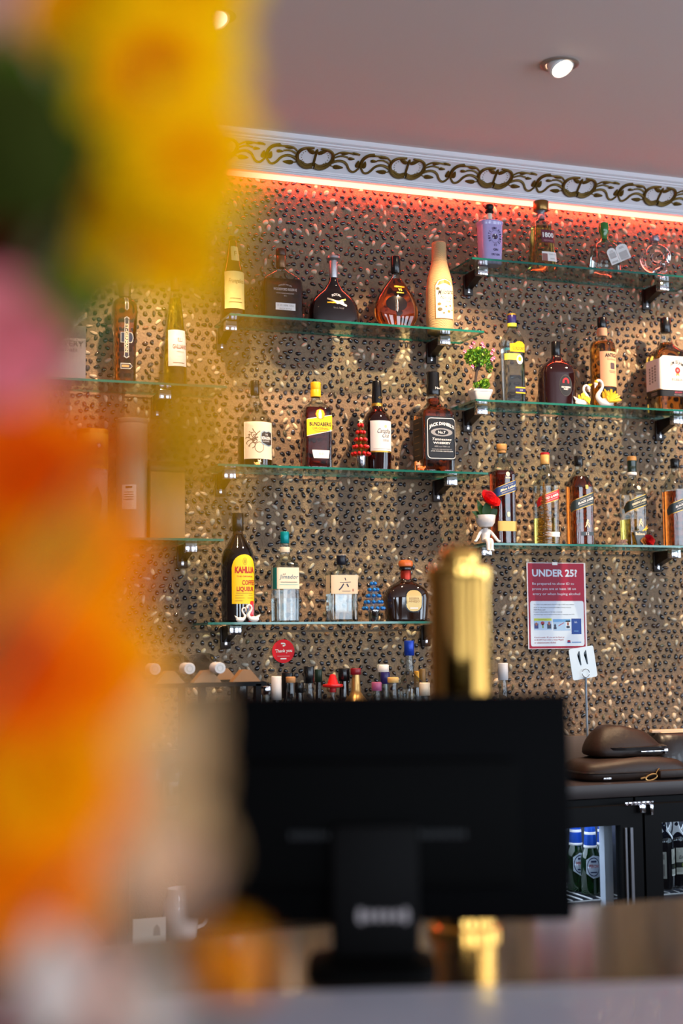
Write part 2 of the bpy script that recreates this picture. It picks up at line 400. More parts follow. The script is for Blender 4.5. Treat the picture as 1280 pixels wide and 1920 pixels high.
shelf(-.05,1.130,ZL[2],'far left clear glass shelf under the slim orange bottle and the yellow cone bottle')
shelf(-.05,1.118,ZL[4],'clear glass shelf at far left holding the tall round gift tubes')
shelf(1.138,2.007,ZL[1],'clear glass shelf under the bell shaped black bottle and the straw wrapped bottle')
shelf(1.100,2.012,ZL[3],'clear glass shelf under the yellow labelled rum and the square black labelled whiskey')
shelf(1.068,1.985,ZL[5],'lowest clear glass shelf, under the tall coffee liqueur bottle')
shelf(1.968,2.87,ZL[0],'topmost clear glass shelf, close below the red light strip')
shelf(1.972,2.87,ZL[2]+.0,'clear glass shelf under the potted pink flowering bush and the gilded swans')
shelf(1.996,2.87,ZL[4]+.0,'clear glass shelf above the red notice, with the slanted label whisky bottles')
for x,z,l in ((1.032,ZL[4],'bracket at the right end of the far left lower shelf'),(.30,ZL[4],'bracket at the left of the far left lower shelf, behind the blooms'),
    (.95,ZL[2],'bracket under the yellow cone bottle on the far left shelf'),(.30,ZL[2],'bracket at the left of the far left upper shelf, behind the blooms'),
    (1.161,ZL[1],'bracket under the pale labelled monk shaped bottle at the left end'),(1.895,ZL[1],'bracket under the straw wrapped bottle'),
    (1.156,ZL[3],'bracket at the left end of the shelf with the octopus label bottle'),(1.911,ZL[3],'bracket under the square black labelled whiskey'),
    (1.172,ZL[5],'bracket under the tall coffee liqueur bottle'),(1.86,ZL[5],'bracket hidden behind the gold column'),
    (2.038,ZL[0],'bracket under the lilac bottle on the topmost shelf'),(2.744,ZL[0],'bracket under the skull bottle on the topmost shelf'),
    (2.026,ZL[2],'bracket under the white flower pot'),(2.783,ZL[2],'bracket under the bourbon bottle with the white wraparound label'),
    (2.032,ZL[4],'bracket beside the seated white planter figure'),(2.758,ZL[4],'bracket under the rightmost black label whisky')):
    bracket(x,z,'metal shelf '+l)
# ============================================================ BOTTLES
clear=thin('clear_bottle_glass')
amberg=mat('liquid_amber',(240,160,60),.0,trans=1,ior=1.33); darkamb=mat('liquid_dark_amber',(206,96,32),.0,trans=1,ior=1.33)
gold_l=mat('liquid_gold',(252,214,100),.0,trans=1,ior=1.33); water=mat('liquid_clear',(250,252,252),.0,trans=1,ior=1.33)
dkr=mat('liquid_deep_red',(158,46,14),.0,trans=1,ior=1.33); dkb=mat('dark_bottle_glass',(16,9,9),.06,coat=1); brg=mat('brown_bottle_glass',(48,24,12),.06,coat=1,trans=.3)
blackcap=mat('black_cap',(14,14,16),.25,coat=.3); ink=mat('ink_black',(24,22,24),.5); inkw=mat('ink_white',(236,232,226),.5); cream=mat('paper_cream',(228,214,190),.5); papw=mat('paper_white',(232,226,222),.45)
yel=mat('paper_yellow',(246,200,10),.45); red=mat('ink_red',(190,28,30),.45); goldm=mat('gold_foil',(214,166,70),.3,metal=.8); inkgr=mat('ink_grey',(150,140,132),.6)
class Bottle:
    def __init__(s,name,label,u,vm,zs,rings,glass,Yc=4.29,liq=None,lv=None,dr=1.,cut=2,group=None,n=40,cat='bottle'):
        """rings from the top down: (v, half width px[, e[, depth ratio]]); the last ring is the base"""
        s.zs=zs; s.Yc=Yc; p=P(u,vm,Yc); s.u=u; s.sc=depth(p)/FPX; s.al=math.atan2(p.x,p.y)
        s.t=thing(name,label,cat,(p.x,Yc,zs),0,group); rr=[]
        for q in rings:
            v,hw=q[0],q[1]; e=q[2] if len(q)>2 else 2; d=q[3] if len(q)>3 else (dr if e>3 else 1.)
            z=0. if v is None else s.z(v); w_=hw*s.sc
            if e>3: rx=w_/(math.cos(s.al)+d*math.sin(s.al))/(.93 if e>=5 else .96); ry=rx*d
            else: rx=w_/math.hypot(math.cos(s.al),d*math.sin(s.al)); ry=rx*d
            rr.append((z,rx,ry,e))
        rr=rr[::-1]; r2=[rr[0]]
        for a_,b_ in zip(rr,rr[1:]):
            L_=b_[0]-a_[0]
            if L_>.035:
                for t_ in (.012/L_,1-.012/L_): r2.append(tuple(x+(y-x)*t_ for x,y in zip(a_,b_)))
            r2.append(b_)
        rr=r2; s.r=chaikin(rr,cut) if cut else rr
        bb=s.r[:]; z0,rx,ry,e=bb[0]; bb=[(0,rx*.93,ry*.93,e),(.003,rx*.99,ry*.99,e)]+[q for q in bb if q[0]>.003]; s.r=bb
        b=NB(); loft(b,bb,n); s.body=fin('body',b,glass,s.t)
        if liq:
            zl=s.z(lv); k=.0022; L=[]
            for q in bb:
                if q[0]<zl-.001 and q[0]>.004: L.append((q[0],q[1]-k,q[2]-k,q[3]))
            q=s.at(zl); L=[(.005,bb[1][1]-k-.002,bb[1][2]-k-.002,bb[1][3])]+L+[(zl,q[0]-k,q[1]-k,q[2])]
            b=NB(); loft(b,L,n); s.liq=fin('liquid',b,liq,s.t)
    def z(s,v): return P(s.u,v,s.Yc).z-s.zs
    def at(s,z):
        r=s.r
        if z<=r[0][0]: return r[0][1:]
        for a,b in zip(r,r[1:]):
            if z<=b[0]:
                t=(z-a[0])/max(1e-6,b[0]-a[0]); return tuple(x+(y-x)*t for x,y in zip(a[1:],b[1:]))
        return r[-1][1:]
    def surf(s,w_,z,off=.0008):
        rx,ry,e=s.at(z); key=(round(rx,4),round(ry,4),round(e,2))
        if not hasattr(s,'_c'): s._c={}
        if key not in s._c:
            N=160; pts=[]
            for i in range(N+1):
                t=-PI/2+2*PI*i/N; c,q=math.cos(t),math.sin(t)
                pts.append((rx*math.copysign(abs(c)**(2/e),c),ry*math.copysign(abs(q)**(2/e),q)))
            L=[0]
            for a,b in zip(pts,pts[1:]): L.append(L[-1]+math.hypot(b[0]-a[0],b[1]-a[1]))
            s._c[key]=(pts,L)
        pts,L=s._c[key]; w2=w_%L[-1]
        lo,hi=0,len(L)-1
        while hi-lo>1:
            m_=(lo+hi)//2
            if L[m_]<=w2: lo=m_
            else: hi=m_
        t=(w2-L[lo])/max(1e-9,L[hi]-L[lo]); x=pts[lo][0]+(pts[hi][0]-pts[lo][0])*t; y=pts[lo][1]+(pts[hi][1]-pts[lo][1])*t
        l=math.hypot(x,y) or 1; nx,ny=x/l,y/l
        if e>3 and abs(w_)<rx*.9: nx,ny=0,-1
        return Vector((x+nx*off,y+ny*off,z))
    def sheet(s,name,items,ms,step=.004,parent=None): return sheet(name,items,s.surf,ms,parent or s.t,step or .008)
    def lathe(s,name,rows,m_,n=28,parent=None,ribs=0):
        b=NB(); rr=[(s.z(v),hw*s.sc) for v,hw in rows][::-1]
        lathe(b,[(r,z) for z,r in rr],n); return fin(name,b,m_,parent or s.t)
    def cap(s,v0,v1,hw,m_,bev=1.2,name='cap',hw2=None):
        hw2=hw2 or hw; return s.lathe(name,[(v0,hw-bev),(v0+bev*.5,hw-.3),(v0+bev,hw),(v1-.5,hw2),(v1,hw2-.4)],m_)
Z0,Z1,Z2,Z3,Z4,Z5=ZL
G='bottles on the glass shelves'
# ---- top left shelf
b=Bottle('liqueur_bottle','brown waisted liqueur bottle with a big cream label, half behind the yellow bloom',436,560,Z1,[(452,8),(462,9),(478,12),(500,17),(512,21),(520,22),(575,23),(590,24),(None,22)],brg,group=G)
b.cap(444,455,8,mat('brown_cap',(60,36,20),.4))
a,c=b.z(513),b.z(583); b.sheet('label',[('poly',rect(0,(a+c)/2,.037,(a-c)/2),0,.0008),('text','Frangelico',.004,(a*.72+c*.28),.052,.018,1,.0014,{'shear':.2}),('poly',rect(0,c+.02,.022,.0012),1,.0014),('poly',rect(0,c+.032,.018,.001),1,.0014)],[mat('label_oldgold',(232,216,140),.5),mat('ink_brown',(120,84,40),.5)])
a,c=b.z(464),b.z(492); b.sheet('neck_label',[('poly',rrect(.004,(a+c)/2,.014,(a-c)/2,.004),0,.0008),('text','F',.004,(a+c)/2,.008,.016,1,.0014)],[mat('label_oldgold'),mat('ink_brown')])
b=Bottle('whiskey_bottle','flat square shouldered whiskey bottle, dark amber, with white lettering and a small low label',527,560,Z1,[(503,8.5),(506,9),(513,21,3,.6),(524,38,5,.5),(540,39.5,7,.5),(None,39.5,7,.5)],clear,liq=dkr,lv=526,group=G,cut=2)
b.cap(467,480,10,mat('cap_dark_wood',(70,34,26),.4)); b.cap(480,503,9.5,mat('capsule_copper',(120,84,58),.35,metal=.5),name='neck_band')
rx=b.at(.08)[0]
b.sheet('lettering',[('text','WOODFORD RESERVE',.003,b.z(547),.078,.0085,0,.001,{'bold':.01}),('text','DISTILLERY AND LIME',.003,b.z(539.5),.044,.0045,0,.001,{'arc':.005}),('text','KENTUCKY STRAIGHT BOURBON WHISKEY',.003,b.z(554.5),.06,.0036,0,.001),('text','1812',.003,b.z(559),.009,.004,0,.001)],[mat('ink_faded',(206,186,176),.5)],0)
b.sheet('label',[('poly',rect(.004,b.z(579),.033,.0115),0,.001),('text','11.35 1096 1256',.004,b.z(577),.054,.006,1,.0015),('text','BATCH  BOTTLE',.004,b.z(583),.04,.004,1,.0015)],[papw,inkgr],0)
b=Bottle('brandy_bottle','bell shaped black bottle with silver neck and crossed gold and silver sabres',625,560,Z1,[(521,8),(530,9.5),(541,16,2,.6),(553,31,2,.55),(566,42,2.2,.5),(580,46,2.5,.5),(595,46.5,2.8,.5),(None,45,2.8,.5)],dkb,group=G)
b.lathe('neck_foil',[(489,8),(492,8.6),(520,8.4),(522,8)],mat('silver_foil',(200,198,200),.28,metal=.9,bump=.3,bscale=400)); b.lathe('stopper',[(481,12),(482,13.5),(486,13.5),(488,11),(490,8)],mat('silver_stopper',(190,188,190),.3,metal=.9))
zz=b.z(572); it=[('poly',q,1,.0015) for q in line2([(-.033,zz+.012),(-.004,zz+.003),(.030,zz-.010)],.006)]+[('poly',q,2,.002) for q in line2([(-.034,zz-.002),(-.006,zz-.001),(.028,zz+.012)],.005)]+[('poly',disc(-.001,zz,.0055),1,.0026),('text','ROYAL',-.002,b.z(558),.030,.009,0,.0015,{'arc':.004,'bold':.03}),('text','Black Royal',.003,b.z(583),.034,.008,3,.0015)]
b.sheet('emblem',it,[inkw,mat('silver_ink',(214,200,178),.3,metal=.6),mat('gold_ink',(230,180,50),.3,metal=.6),mat('ink_slate',(70,72,82),.5)],0)
b=Bottle('cognac_bottle','teardrop amber cognac bottle with black cap, between the bell shaped and straw wrapped bottles',742,560,Z1,[(513,7),(520,8),(530,16,2,.7),(545,27,2,.6),(562,37,2,.55),(580,42,2,.5),(595,41,2,.5),(None,29,2,.6)],clear,liq=darkamb,lv=524,group=G)
b.cap(481,513,9,blackcap)
b.sheet('neck_mark',[('poly',disc(.002,b.z(500),.006),0,.001)],[mat('gold_ink')])
b.sheet('lettering',[('text','HENNESSY',.003,b.z(541),.036,.006,0,.001,{'bold':.02}),('text','VS',.003,b.z(547),.012,.008,0,.001,{'bold':.02}),('text','COGNAC',.003,b.z(553),.026,.005,0,.001)],[mat('gold_ink')],0)
b.sheet('label',[('poly',[(x,z) for x,z in disc(-.012,b.z(574),.036,.026)],0,.001)],[mat('label_black_gloss',(22,14,14),.15,coat=.6)])
straw=mat('woven_straw',(186,152,106),.7,bump=.3,bscale=200)
def straw_weave():
    nt=straw.node_tree; bs=nt.nodes['Principled BSDF']; tc=nt.nodes.new('ShaderNodeTexCoord'); wv=nt.nodes.new('ShaderNodeTexWave'); wv.bands_direction='Z'; wv.inputs['Scale'].default_value=90
    wv2=nt.nodes.new('ShaderNodeTexWave'); wv2.bands_direction='DIAGONAL'; wv2.inputs['Scale'].default_value=80
    ad=nt.nodes.new('ShaderNodeMath'); nt.links.new(tc.outputs['Object'],wv.inputs[0]); nt.links.new(tc.outputs['Object'],wv2.inputs[0]); nt.links.new(wv.outputs['Fac'],ad.inputs[0]); nt.links.new(wv2.outputs['Fac'],ad.inputs[1])
    bp=nt.nodes.new('ShaderNodeBump'); bp.inputs['Strength'].default_value=.45; bp.inputs['Distance'].default_value=.0012; nt.links.new(ad.outputs[0],bp.inputs['Height']); nt.links.new(bp.outputs[0],bs.inputs['Normal'])
straw_weave()
b=Bottle('rum_bottle','tall rum bottle wrapped in pale woven straw, with an ornate cream label',824,560,Z1,[(455,12),(457,13.5),(490,14),(505,18),(525,23),(545,25.5),(600,26),(None,24)],straw,Yc=4.285,group=G)
b.lathe('neck_ring',[(488,14.3),(489,15),(491,15),(492,14.5)],straw)
za,zb_=b.z(529),b.z(603); zc=(za+zb_)/2
op=[( .034,zb_),(.034,za-.02),(.024,za-.004),(0,za+.004),(-.024,za-.004),(-.034,za-.02),(-.034,zb_)]
it=[('poly',op,3,.0012),('poly',[(x*.93,zb_+.002+(z-zb_)*.965) for x,z in op],0,.0016),('poly',[(x*.9,z) for x,z in [(.028,za-.022),(.02,za-.008),(0,za-.002),(-.02,za-.008),(-.028,za-.022),(0,za-.014)]],1,.002),('text','Millonario',.004,zc+.024,.056,.018,2,.0022,{'shear':.35,'bold':.01,'k':.12}),('text','No. 15',.004,zc+.004,.040,.011,2,.0022,{'shear':.2}),('text','RON',.012,zc-.008,.016,.005,3,.0022)]
for x,z,r,mi_ in ((-.02,zc-.018,.006,3),(-.018,zc-.036,.008,4),(.002,zc-.026,.004,3),(.018,zc-.022,.004,3),(.012,zc-.042,.006,1),(-.006,zc-.048,.004,4),(-.024,zc+.034,.006,4),(.026,zc-.036,.003,3)): it.append(('poly',disc(x,z,r,r*.8,9),mi_,.0022))
b.sheet('label',it,[cream,mat('ink_orange',(206,116,50),.5),ink,mat('ink_bronze',(140,104,54),.5),mat('ink_olive',(98,84,50),.5)])
# ---- topmost shelf
b=Bottle('gin_bottle','lilac printed gin bottle with circular lettering and dark stopper on the topmost shelf',918,450,Z0,[(412,6),(414,12),(417,25,3.,.8),(424,27,3.4,.8),(460,26,3.4,.8),(None,24,3.4,.8)],mat('gin_lilac',(176,164,214),.2,coat=.7,var=.12,bscale=18),Yc=4.285,group=G)
b.lathe('neck',[(400,5),(413,5.5)],cream); b.lathe('stopper',[(383,4),(385,8),(389,9),(393,7),(398,8.5),(401,6)],mat('pewter_dark',(40,36,34),.35,metal=.6,bump=.6,bscale=120))
zc=b.z(448); it=[]
for k,(st) in enumerate('DIRTY GIN SPIRITS CO'):
    a=R(210-k*16); 
    if st!=' ': it.append(('text',st,.004+.0215*math.cos(a),zc+.029*math.sin(a),.0048,.008,0,.001,{'rot':a-PI/2,'bold':.03}))
for k in range(30):
    a=2*PI*k/30; it+=[('poly',q,0,.001) for q in line2([(.004+.0145*math.cos(a),zc+.020*math.sin(a)),(.004+.0175*math.cos(a),zc+.0235*math.sin(a))],.0009)]
it+=[('poly',disc(.004+x,zc+z,r,r*.9,12),mi_,.0012) for x,z,r,mi_ in ((0,0,.0105,0),(-.004,.003,.0045,1),(.004,-.003,.004,1),(.001,.0065,.003,2),(-.006,-.005,.003,2))]
it.append(('text','GIN',.006,b.z(472),.018,.008,0,.001,{'bold':.03})); it.append(('text','DRY GIN',.006,b.z(481),.030,.007,0,.001,{'bold':.03}))
b.sheet('print',it,[mat('ink_violet',(62,44,84),.5),mat('ink_taupe',(120,96,92),.5),inkw],.004)
b=Bottle('tequila_bottle','golden tequila bottle with flared faceted body, bronze cap and maroon label reading 1800',1015,450,Z0,[(409,6),(413,8),(417,19,4.,.8),(425,21,5,.8),(500,29,5,.8),(None,30,5,.8)],clear,Yc=4.285,liq=gold_l,lv=426,group=G)
b.cap(378,396,14.5,mat('bronze_cap',(150,112,62),.3,metal=.8)); b.lathe('neck',[(396,9),(399,7),(412,7.5)],mat('tequila_neck',(170,170,176),.15,trans=.6))
rx=b.at(b.z(447))[0]
b.sheet('label',[('poly',rect(.010,b.z(447),.0265,.0225,0),0,.001),('text','1800',.010,b.z(444.5),.043,.018,1,.0016,{'bold':.03}),('text','REPOSADO',.010,b.z(455),.036,.006,2,.0016)],[mat('label_maroon',(98,34,48),.5),inkw,mat('ink_pink',(190,140,140),.5)],0)
b.sheet('lower_label',[('poly',rect(.012,b.z(485),.030,.0165),0,.001),('poly',rect(-.007,b.z(487),.010,.013),1,.0014),('text','TEQUILA 100%',.022,b.z(481),.028,.004,2,.0014),('text','AGAVE',.022,b.z(489),.018,.004,2,.0014)],[papw,mat('label_rose',(150,98,90),.5),inkgr],0)
b=Bottle('tequila_bottle','squat clear tequila bottle with green stopper and a white folded tag on a cord',1133,480,Z0,[(449,7),(453,11,2,.8),(461,22,3,.8),(475,29,4,.8),(500,33,4,.8),(None,34,4,.8)],clear,Yc=4.285,liq=water,lv=480,group=G)
b.lathe('stopper',[(417,6),(419,9),(428,10),(436,9),(441,6.5),(450,7)],mat('green_stopper',(60,140,60),.15,trans=.3,coat=.6))
q=NB(); zz=b.z(452); tube(q,[Vector((.012*math.cos(a),.012*math.sin(a),zz)) for a in [2*PI*k/20 for k in range(20)]],.0016,6,closed=True); tube(q,[(.008,-.012,zz),(.020,-.022,zz-.006),(.030,-.032,zz-.012)],.0016,6); fin('cord',q,mat('green_cord',(96,130,50),.6),b.t)
def tagpt(a,c,off): # folded tag plane hanging in front, turned clockwise
    t=R(24); x=a*math.cos(t)-c*math.sin(t); z=a*math.sin(t)+c*math.cos(t); return Vector((.030+x,-.036-off-.004*abs(a)/.02,b.z(481)+z))
it=[]
for s_ in (-1,1):
    hw=.0215; pts=[(s_*.0005,-.028),(s_*2*hw,-.028),(s_*2*hw,.016)]+[(s_*(hw+hw*math.cos(R(a_))),.016+.014*math.sin(R(a_))) for a_ in (30,60,90,120,150)]+[(s_*.0005,.016)]
    it.append(('poly',pts,0,0)); it.append(('poly',rect(s_*hw,-.006 if s_>0 else .003,.015,.010),1,.0006)); it.append(('poly',rect(s_*hw,-.020,.015,.0035),1,.0006)); it+= [('poly',rect(s_*hw,.016+d,.010-.002*d/.004,.0012),1,.0006) for d in (0,.004)]
sheet('tag',it,tagpt,[mat('tag_white',(222,218,216),.5),mat('tag_grey',(180,174,172),.6)],b.t,.01)
# skull bottle
t=thing('skull_bottle','clear glass skull shaped vodka bottle with a round cap','bottle',P(1228,490,4.285)[:2]and(P(1228,490,4.285).x,4.285,Z0),0,G)
q=NB(); ell(q,(0,0,.078),(.052,.060,.052),u=36,v=24)
for v in q.verts:
    x,y,z=v.co
    if y<0: # face side: eye sockets, nose, cheek taper
        for ex in (-.021,.021):
            d=((x-ex)/.0125)**2+((z-.072)/.012)**2
            if d<2: v.co.y+=.020*math.exp(-d*1.2)
        d=(x/.007)**2+((z-.052)/.009)**2
        v.co.y+=.012*math.exp(-d)
    if z<.075: k=(.075-z)/.075; v.co.x*=1-.38*k; v.co.z=.075-(.075-z)*1.15
    v.co.z=max(v.co.z,.0005)
ell(q,(0,-.030,.022),(.026,.024,.022),u=20,v=12)
for v in q.verts: v.co.z=max(v.co.z,.0005)
fin('body',q,mat('skull_glass',(248,250,252),.0,trans=1,ior=1.4),t)
q=NB(); lathe(q,[(.013,.126),(.014,.138),(.0135,.142)],24); fin('neck',q,clear,t)
q=NB(); lathe(q,[(.016,.139),(.018,.143),(.018,.156),(.015,.159)],24); fin('cap',q,mat('cap_grey',(150,140,150),.25,metal=.4),t)
# ---- middle right shelf
b=Bottle('gin_bottle','clear dry gin bottle with yellow and orange label and a dark blue cap',961,690,Z2,[(612,7.5),(616,8),(625,13,3,.8),(634,23,3.5,.8),(645,25.5,4,.8),(None,25.5,4,.8)],clear,Yc=4.288,liq=water,lv=655,group=G)
b.cap(590,609,8.5,mat('cap_navy',(40,34,96),.3)); b.lathe('cap_band',[(588.5,7),(589.5,9),(592,9),(592.5,8)],goldm); b.lathe('cap_ring',[(607,9),(609,9.2),(613,9),(614,8)],mat('ring_yellow_green',(190,190,60),.4))
zc=b.z(653); it=[('poly',[(-.024,zc-.018),(.034,zc-.018),(.034,zc+.008),(.026,zc+.013),(.022,zc+.017),(.012,zc+.019),(.002,zc+.017),(-.004,zc+.012),(-.010,zc+.011),(-.024,zc+.009)],0,.001),('text','GORDON\'S',.007,zc-.006,.046,.012,1,.0016,{'bold':.005}),
  ('poly',disc(.011,b.z(677),.0115,.0165),2,.0012),('poly',disc(.011,b.z(676),.006,.0075),0,.0016)]
b.sheet('label',it,[mat('label_orange_yellow',(250,190,10),.4),mat('ink_maroon',(90,30,30),.5),papw])
b.sheet('lemon_band',[('poly',rect(-.016,b.z(672),.030,.011),0,.0006),('poly',rect(-.026,b.z(658),.016,.004),1,.0006)],[mat('band_lemon',(226,214,90),.4),mat('band_teal',(40,110,120),.4)])
zc=b.z(734); b.sheet('lower_label',[('poly',rect(.014,zc,.020,.011),0,.001),('poly',rect(.014,zc,.020,.0065),1,.0014),('text','GIN',.014,zc,.012,.005,2,.0018)],[mat('label_orange_yellow'),mat('cap_navy'),papw],0)
b=Bottle('port_bottle','round shouldered dark red port bottle with a black oval label',1043,710,Z2,[(665,8.5),(672,9.5),(678,16,3,.8),(688,29,3,.8),(700,32.5,3,.8),(None,32.5,3,.8)],mat('port_glass',(34,8,8),.05,coat=1,trans=.25),Yc=4.288,group=G)
b.cap(641,668,8.8,blackcap)
zc=b.z(727); it=[('poly',disc(.008,zc,.0245,.037),0,.0008),('poly',disc(.008,zc,.0228,.0348),1,.0012)]+[('poly',q,2,.0016) for q in line2([(.008+.0095*math.cos(R(a)),zc+.012+.012*math.sin(R(a))) for a in (-20,10,45,90,135,170,200)],.0055)]+[('text','OLD RESERVE',.008,zc-.006,.034,.0055,3,.0016,{'bold':.02}),('text','PORT',.008,zc-.013,.016,.0055,3,.0016,{'bold':.02})]
b.sheet('label',it,[mat('ink_darkgrey',(60,56,56),.4),mat('label_black',(18,16,18),.4),mat('ink_bright_red',(220,24,36),.4),inkw])
b=Bottle('sambuca_bottle','round amber liqueur bottle with a peach label and black cap behind the gilded swans',1130,680,Z2,[(632,8),(636,9,2),(642,20,2),(647,23,2),(655,24,2),(None,24,2)],clear,Yc=4.30,liq=amberg,lv=643,group=G)
b.cap(596,617,9,blackcap); b.lathe('neck_label',[(616,8.8),(616.5,9.3),(630,9.6),(631,9)],mat('label_peach',(226,168,126),.5))
za,zb_=b.z(663),b.z(728); zc=(za+zb_)/2
it=[('poly',rect(.002,zc,.036,(za-zb_)/2),0,.0008),('text','ANTICA',.009,za-.014,.050,.014,1,.0014,{'bold':.05}),('text','Sambuca',.009,za-.027,.036,.008,2,.0014,{'shear':.2}),('poly',rrect(.012,zc+.010,.009,.011,.003),3,.0014),('poly',rect(.012,zc-.008,.014,.0012),2,.0014),('poly',rect(.012,zc-.013,.012,.001),2,.0014)]
b.sheet('label',it,[mat('label_peach'),ink,mat('ink_brown2',(150,100,80),.5),mat('ink_plum',(80,60,66),.5)]); zz=b.z(736)
b.sheet('lower_band',[('poly',rect(.002,zz,.036,.012),0,.0008)],[mat('label_black')])
b=Bottle('bourbon_bottle','square bourbon bottle with white wraparound label and red seal at the right edge',1250,700,Z2,[(624,9),(630,9.5),(646,12,2),(654,20,3,.85),(663,37,5,.85),(672,39.5,7,.85),(None,39.5,7,.85)],clear,Yc=4.288,liq=amberg,lv=644,group=G)
b.cap(597,624,10,blackcap)
za,zb_=b.z(673),b.z(734); zc=(za+zb_)/2; W=b.at(zc)[0]
it=[('poly',[(W*2.,zb_),(W*2.,za-.010),(W*1.1,za-.010),(W*.9,za),(-W*.78,za),(-W*.98,za-.010),(-W*2.3,za-.010),(-W*2.3,zb_+.0),(-W*.98,zb_),(-W*.8,zb_-.004),(W*.9,zb_-.004)],0,.001),('text','JIM BEAM',.006,zc+.029,.054,.018,1,.0016,{'arc':.012,'bold':.01}),
 ('poly',disc(.009,zc+.008,.0105,.0115),2,.0016),('poly',disc(.009,zc+.008,.0045),3,.002),('poly',[(.003,zc-.002),(.001,zc-.014),(.009,zc-.009),(.017,zc-.014),(.015,zc-.002)],4,.0015),('text','BOURBON',.006,zc-.025,.042,.010,1,.0016,{}),('text','KENTUCKY STRAIGHT',.006,zc-.0165,.040,.0034,5,.0016),('text','WHISKEY',.006,zc-.034,.018,.003,5,.0016)]
for k in range(3):
    for j in range(6): it.append(('poly',rect(-W*1.35-k*W*.28,zc+.024-j*.010-.003*k,W*.07,.0035),5,.0014))
b.sheet('label',it,[papw,ink,red,mat('seal_pink',(220,130,130),.4),mat('ribbon_orange',(222,150,80),.4),inkgr])
zz=b.z(742); b.sheet('lower_label',[('poly',rect(0,zz,W*2.2,.0115),0,.001),('text','BEAM',.010,zz+.0035,.030,.006,1,.0014,{'shear':.3}),('text','FINE WHISKEY',.010,zz-.005,.034,.005,2,.0014,{})]+[('poly',rect(-W*1.5,zz+.004-k*.004,W*.3,.0008),2,.0014) for k in range(3)],[mat('label_black'),mat('ink_crimson',(190,50,80),.4),inkgr])
# ---- middle left shelf
b=Bottle('rum_bottle','clear round rum bottle, nearly empty, with an octopus drawing on its cream label',478,800,Z3,[(741,7.5),(745,8),(752,11),(757,13),(760,11),(768,15),(778,24),(786,29),(795,32),(800,32.5),(None,32.5)],clear,Yc=4.285,liq=mat('liquid_black',(12,6,5),.05,trans=.2),lv=822,group=G)
b.cap(714,741,8.5,blackcap)
za,zb_=b.z(795),b.z(864); zc=(za+zb_)/2
it=[('poly',rect(.0,zc,.052,(za-zb_)/2),0,.0008)]
for k,(a0,l) in enumerate(((150,.03),(120,.034),(95,.03),(175,.028),(200,.03),(225,.032),(70,.026),(250,.024))):
    pts=[]
    for i in range(12):
        t=i/11; a=R(a0)+1.3*math.sin(t*5+k); pts.append((-.014+l*t*math.cos(R(a0))+.006*math.sin(t*9+k),zc+.002+l*t*math.sin(R(a0))+.005*math.cos(t*8+k*2)))
    it+=[('poly',q,1,.0013) for q in line2(pts,.0024-.0012*0)]
it+=[('poly',q,1,.0013) for q in line2([( -.002+.014*math.cos(R(a)),zc-.022+.016*math.sin(R(a))) for a in range(0,361,24)],.0016)]
sh=[(.006,zc+.022),(.014,zc+.028),(.022,zc+.024),(.03,zc+.028),(.044,zc+.024),(.044,zc-.012),(.03,zc-.016),(.018,zc-.012),(.008,zc-.008),(.004,zc+.006)]
it+=[('poly',[(x+(-.003 if x<.02 else .002),z+(.003 if z>zc else -.003)) for x,z in sh],2,.0014),('poly',sh,3,.0018),('text','THE',.022,zc+.018,.010,.005,4,.0022),('text','KRAKEN',.022,zc+.007,.034,.010,4,.0022,{'bold':.02}),('text','BLACK SPICED',.022,zc-.003,.024,.004,4,.0022)]
b.sheet('label',it,[mat('label_ivory',(222,204,182),.5),mat('ink_sepia',(96,74,64),.5),mat('ink_iceblue',(130,160,180),.5),mat('label_navy',(18,24,36),.4),inkw])
b=Bottle('rum_bottle','square dark rum bottle with yellow cap and slanted yellow label with a white bear',592,800,Z3,[(745,8),(752,9),(758,16,3),(766,28,5,.9),(774,30,7,.9),(None,30.5,7,.9)],clear,Yc=4.285,liq=dkr,lv=766,group=G)
b.cap(717,731,9.6,mat('cap_yellow',(244,176,20),.4)); b.lathe('cap_skirt',[(731,9.2),(732,9.9),(744.5,9.9),(745,9.4)],mat('cap_yellow'))
zc=b.z(802); W=b.at(zc)[0]*.96; it=[('poly',[(-W,zc-.034),(W,zc-.014),(W,zc+.038),(-W,zc+.022)],3,.0008),('poly',[(-W,zc-.032),(W,zc-.012),(W,zc+.036),(-W,zc+.020)],0,.0011),('poly',disc(.001,b.z(780),.0165,.0175,8),2,.0014),('poly',disc(.001,b.z(780),.0145,.0155,8),0,.0016),
 ('poly',[(-.004,b.z(788)),(.005,b.z(788)),(.006,b.z(780)),(.003,b.z(773)),(-.002,b.z(773)),(-.005,b.z(780))],3,.002),('text','BUNDABERG',.002,zc+.006,W*1.7,.0125,1,.0016,{'bold':.03,'k':.0}),('text','ORIGINAL',.002,zc-.008,W*1.3,.008,2,.0016,{'bold':.01}),('poly',rect(.002,zc-.0165,W*.5,.0006),2,.0016)]
b.sheet('label',it,[yel,ink,mat('ink_orange_red',(222,90,20),.5),papw],0)
zc=b.z(855); b.sheet('lower_label',[('poly',[(-W*.62,zc+.009),(-W*.62,zc+.014),(W*.72,zc+.014),(W*.72,zc+.009),(W*.66,zc-.012),(-W*.5,zc-.012)],0,.001),('text','O O',.003,zc+.002,.014,.006,1,.0014)],[papw,mat('gold_ink')],0)
b=Bottle('whisky_bottle','dark round whisky bottle with a long black capsule and cream label in script lettering',707,800,Z3,[(755,9),(762,9.5),(768,12),(776,20),(786,25),(796,26),(None,25.5)],mat('whisky_dark_glass',(30,8,6),.05,coat=1,trans=.2),Yc=4.295,group=G)
b.lathe('capsule',[(715,8),(717,9),(730,9),(734,9.2),(750,10),(758,10)],blackcap); b.lathe('gold_ring',[(757,10),(758,10.4),(762,10.4),(763,10)],goldm)
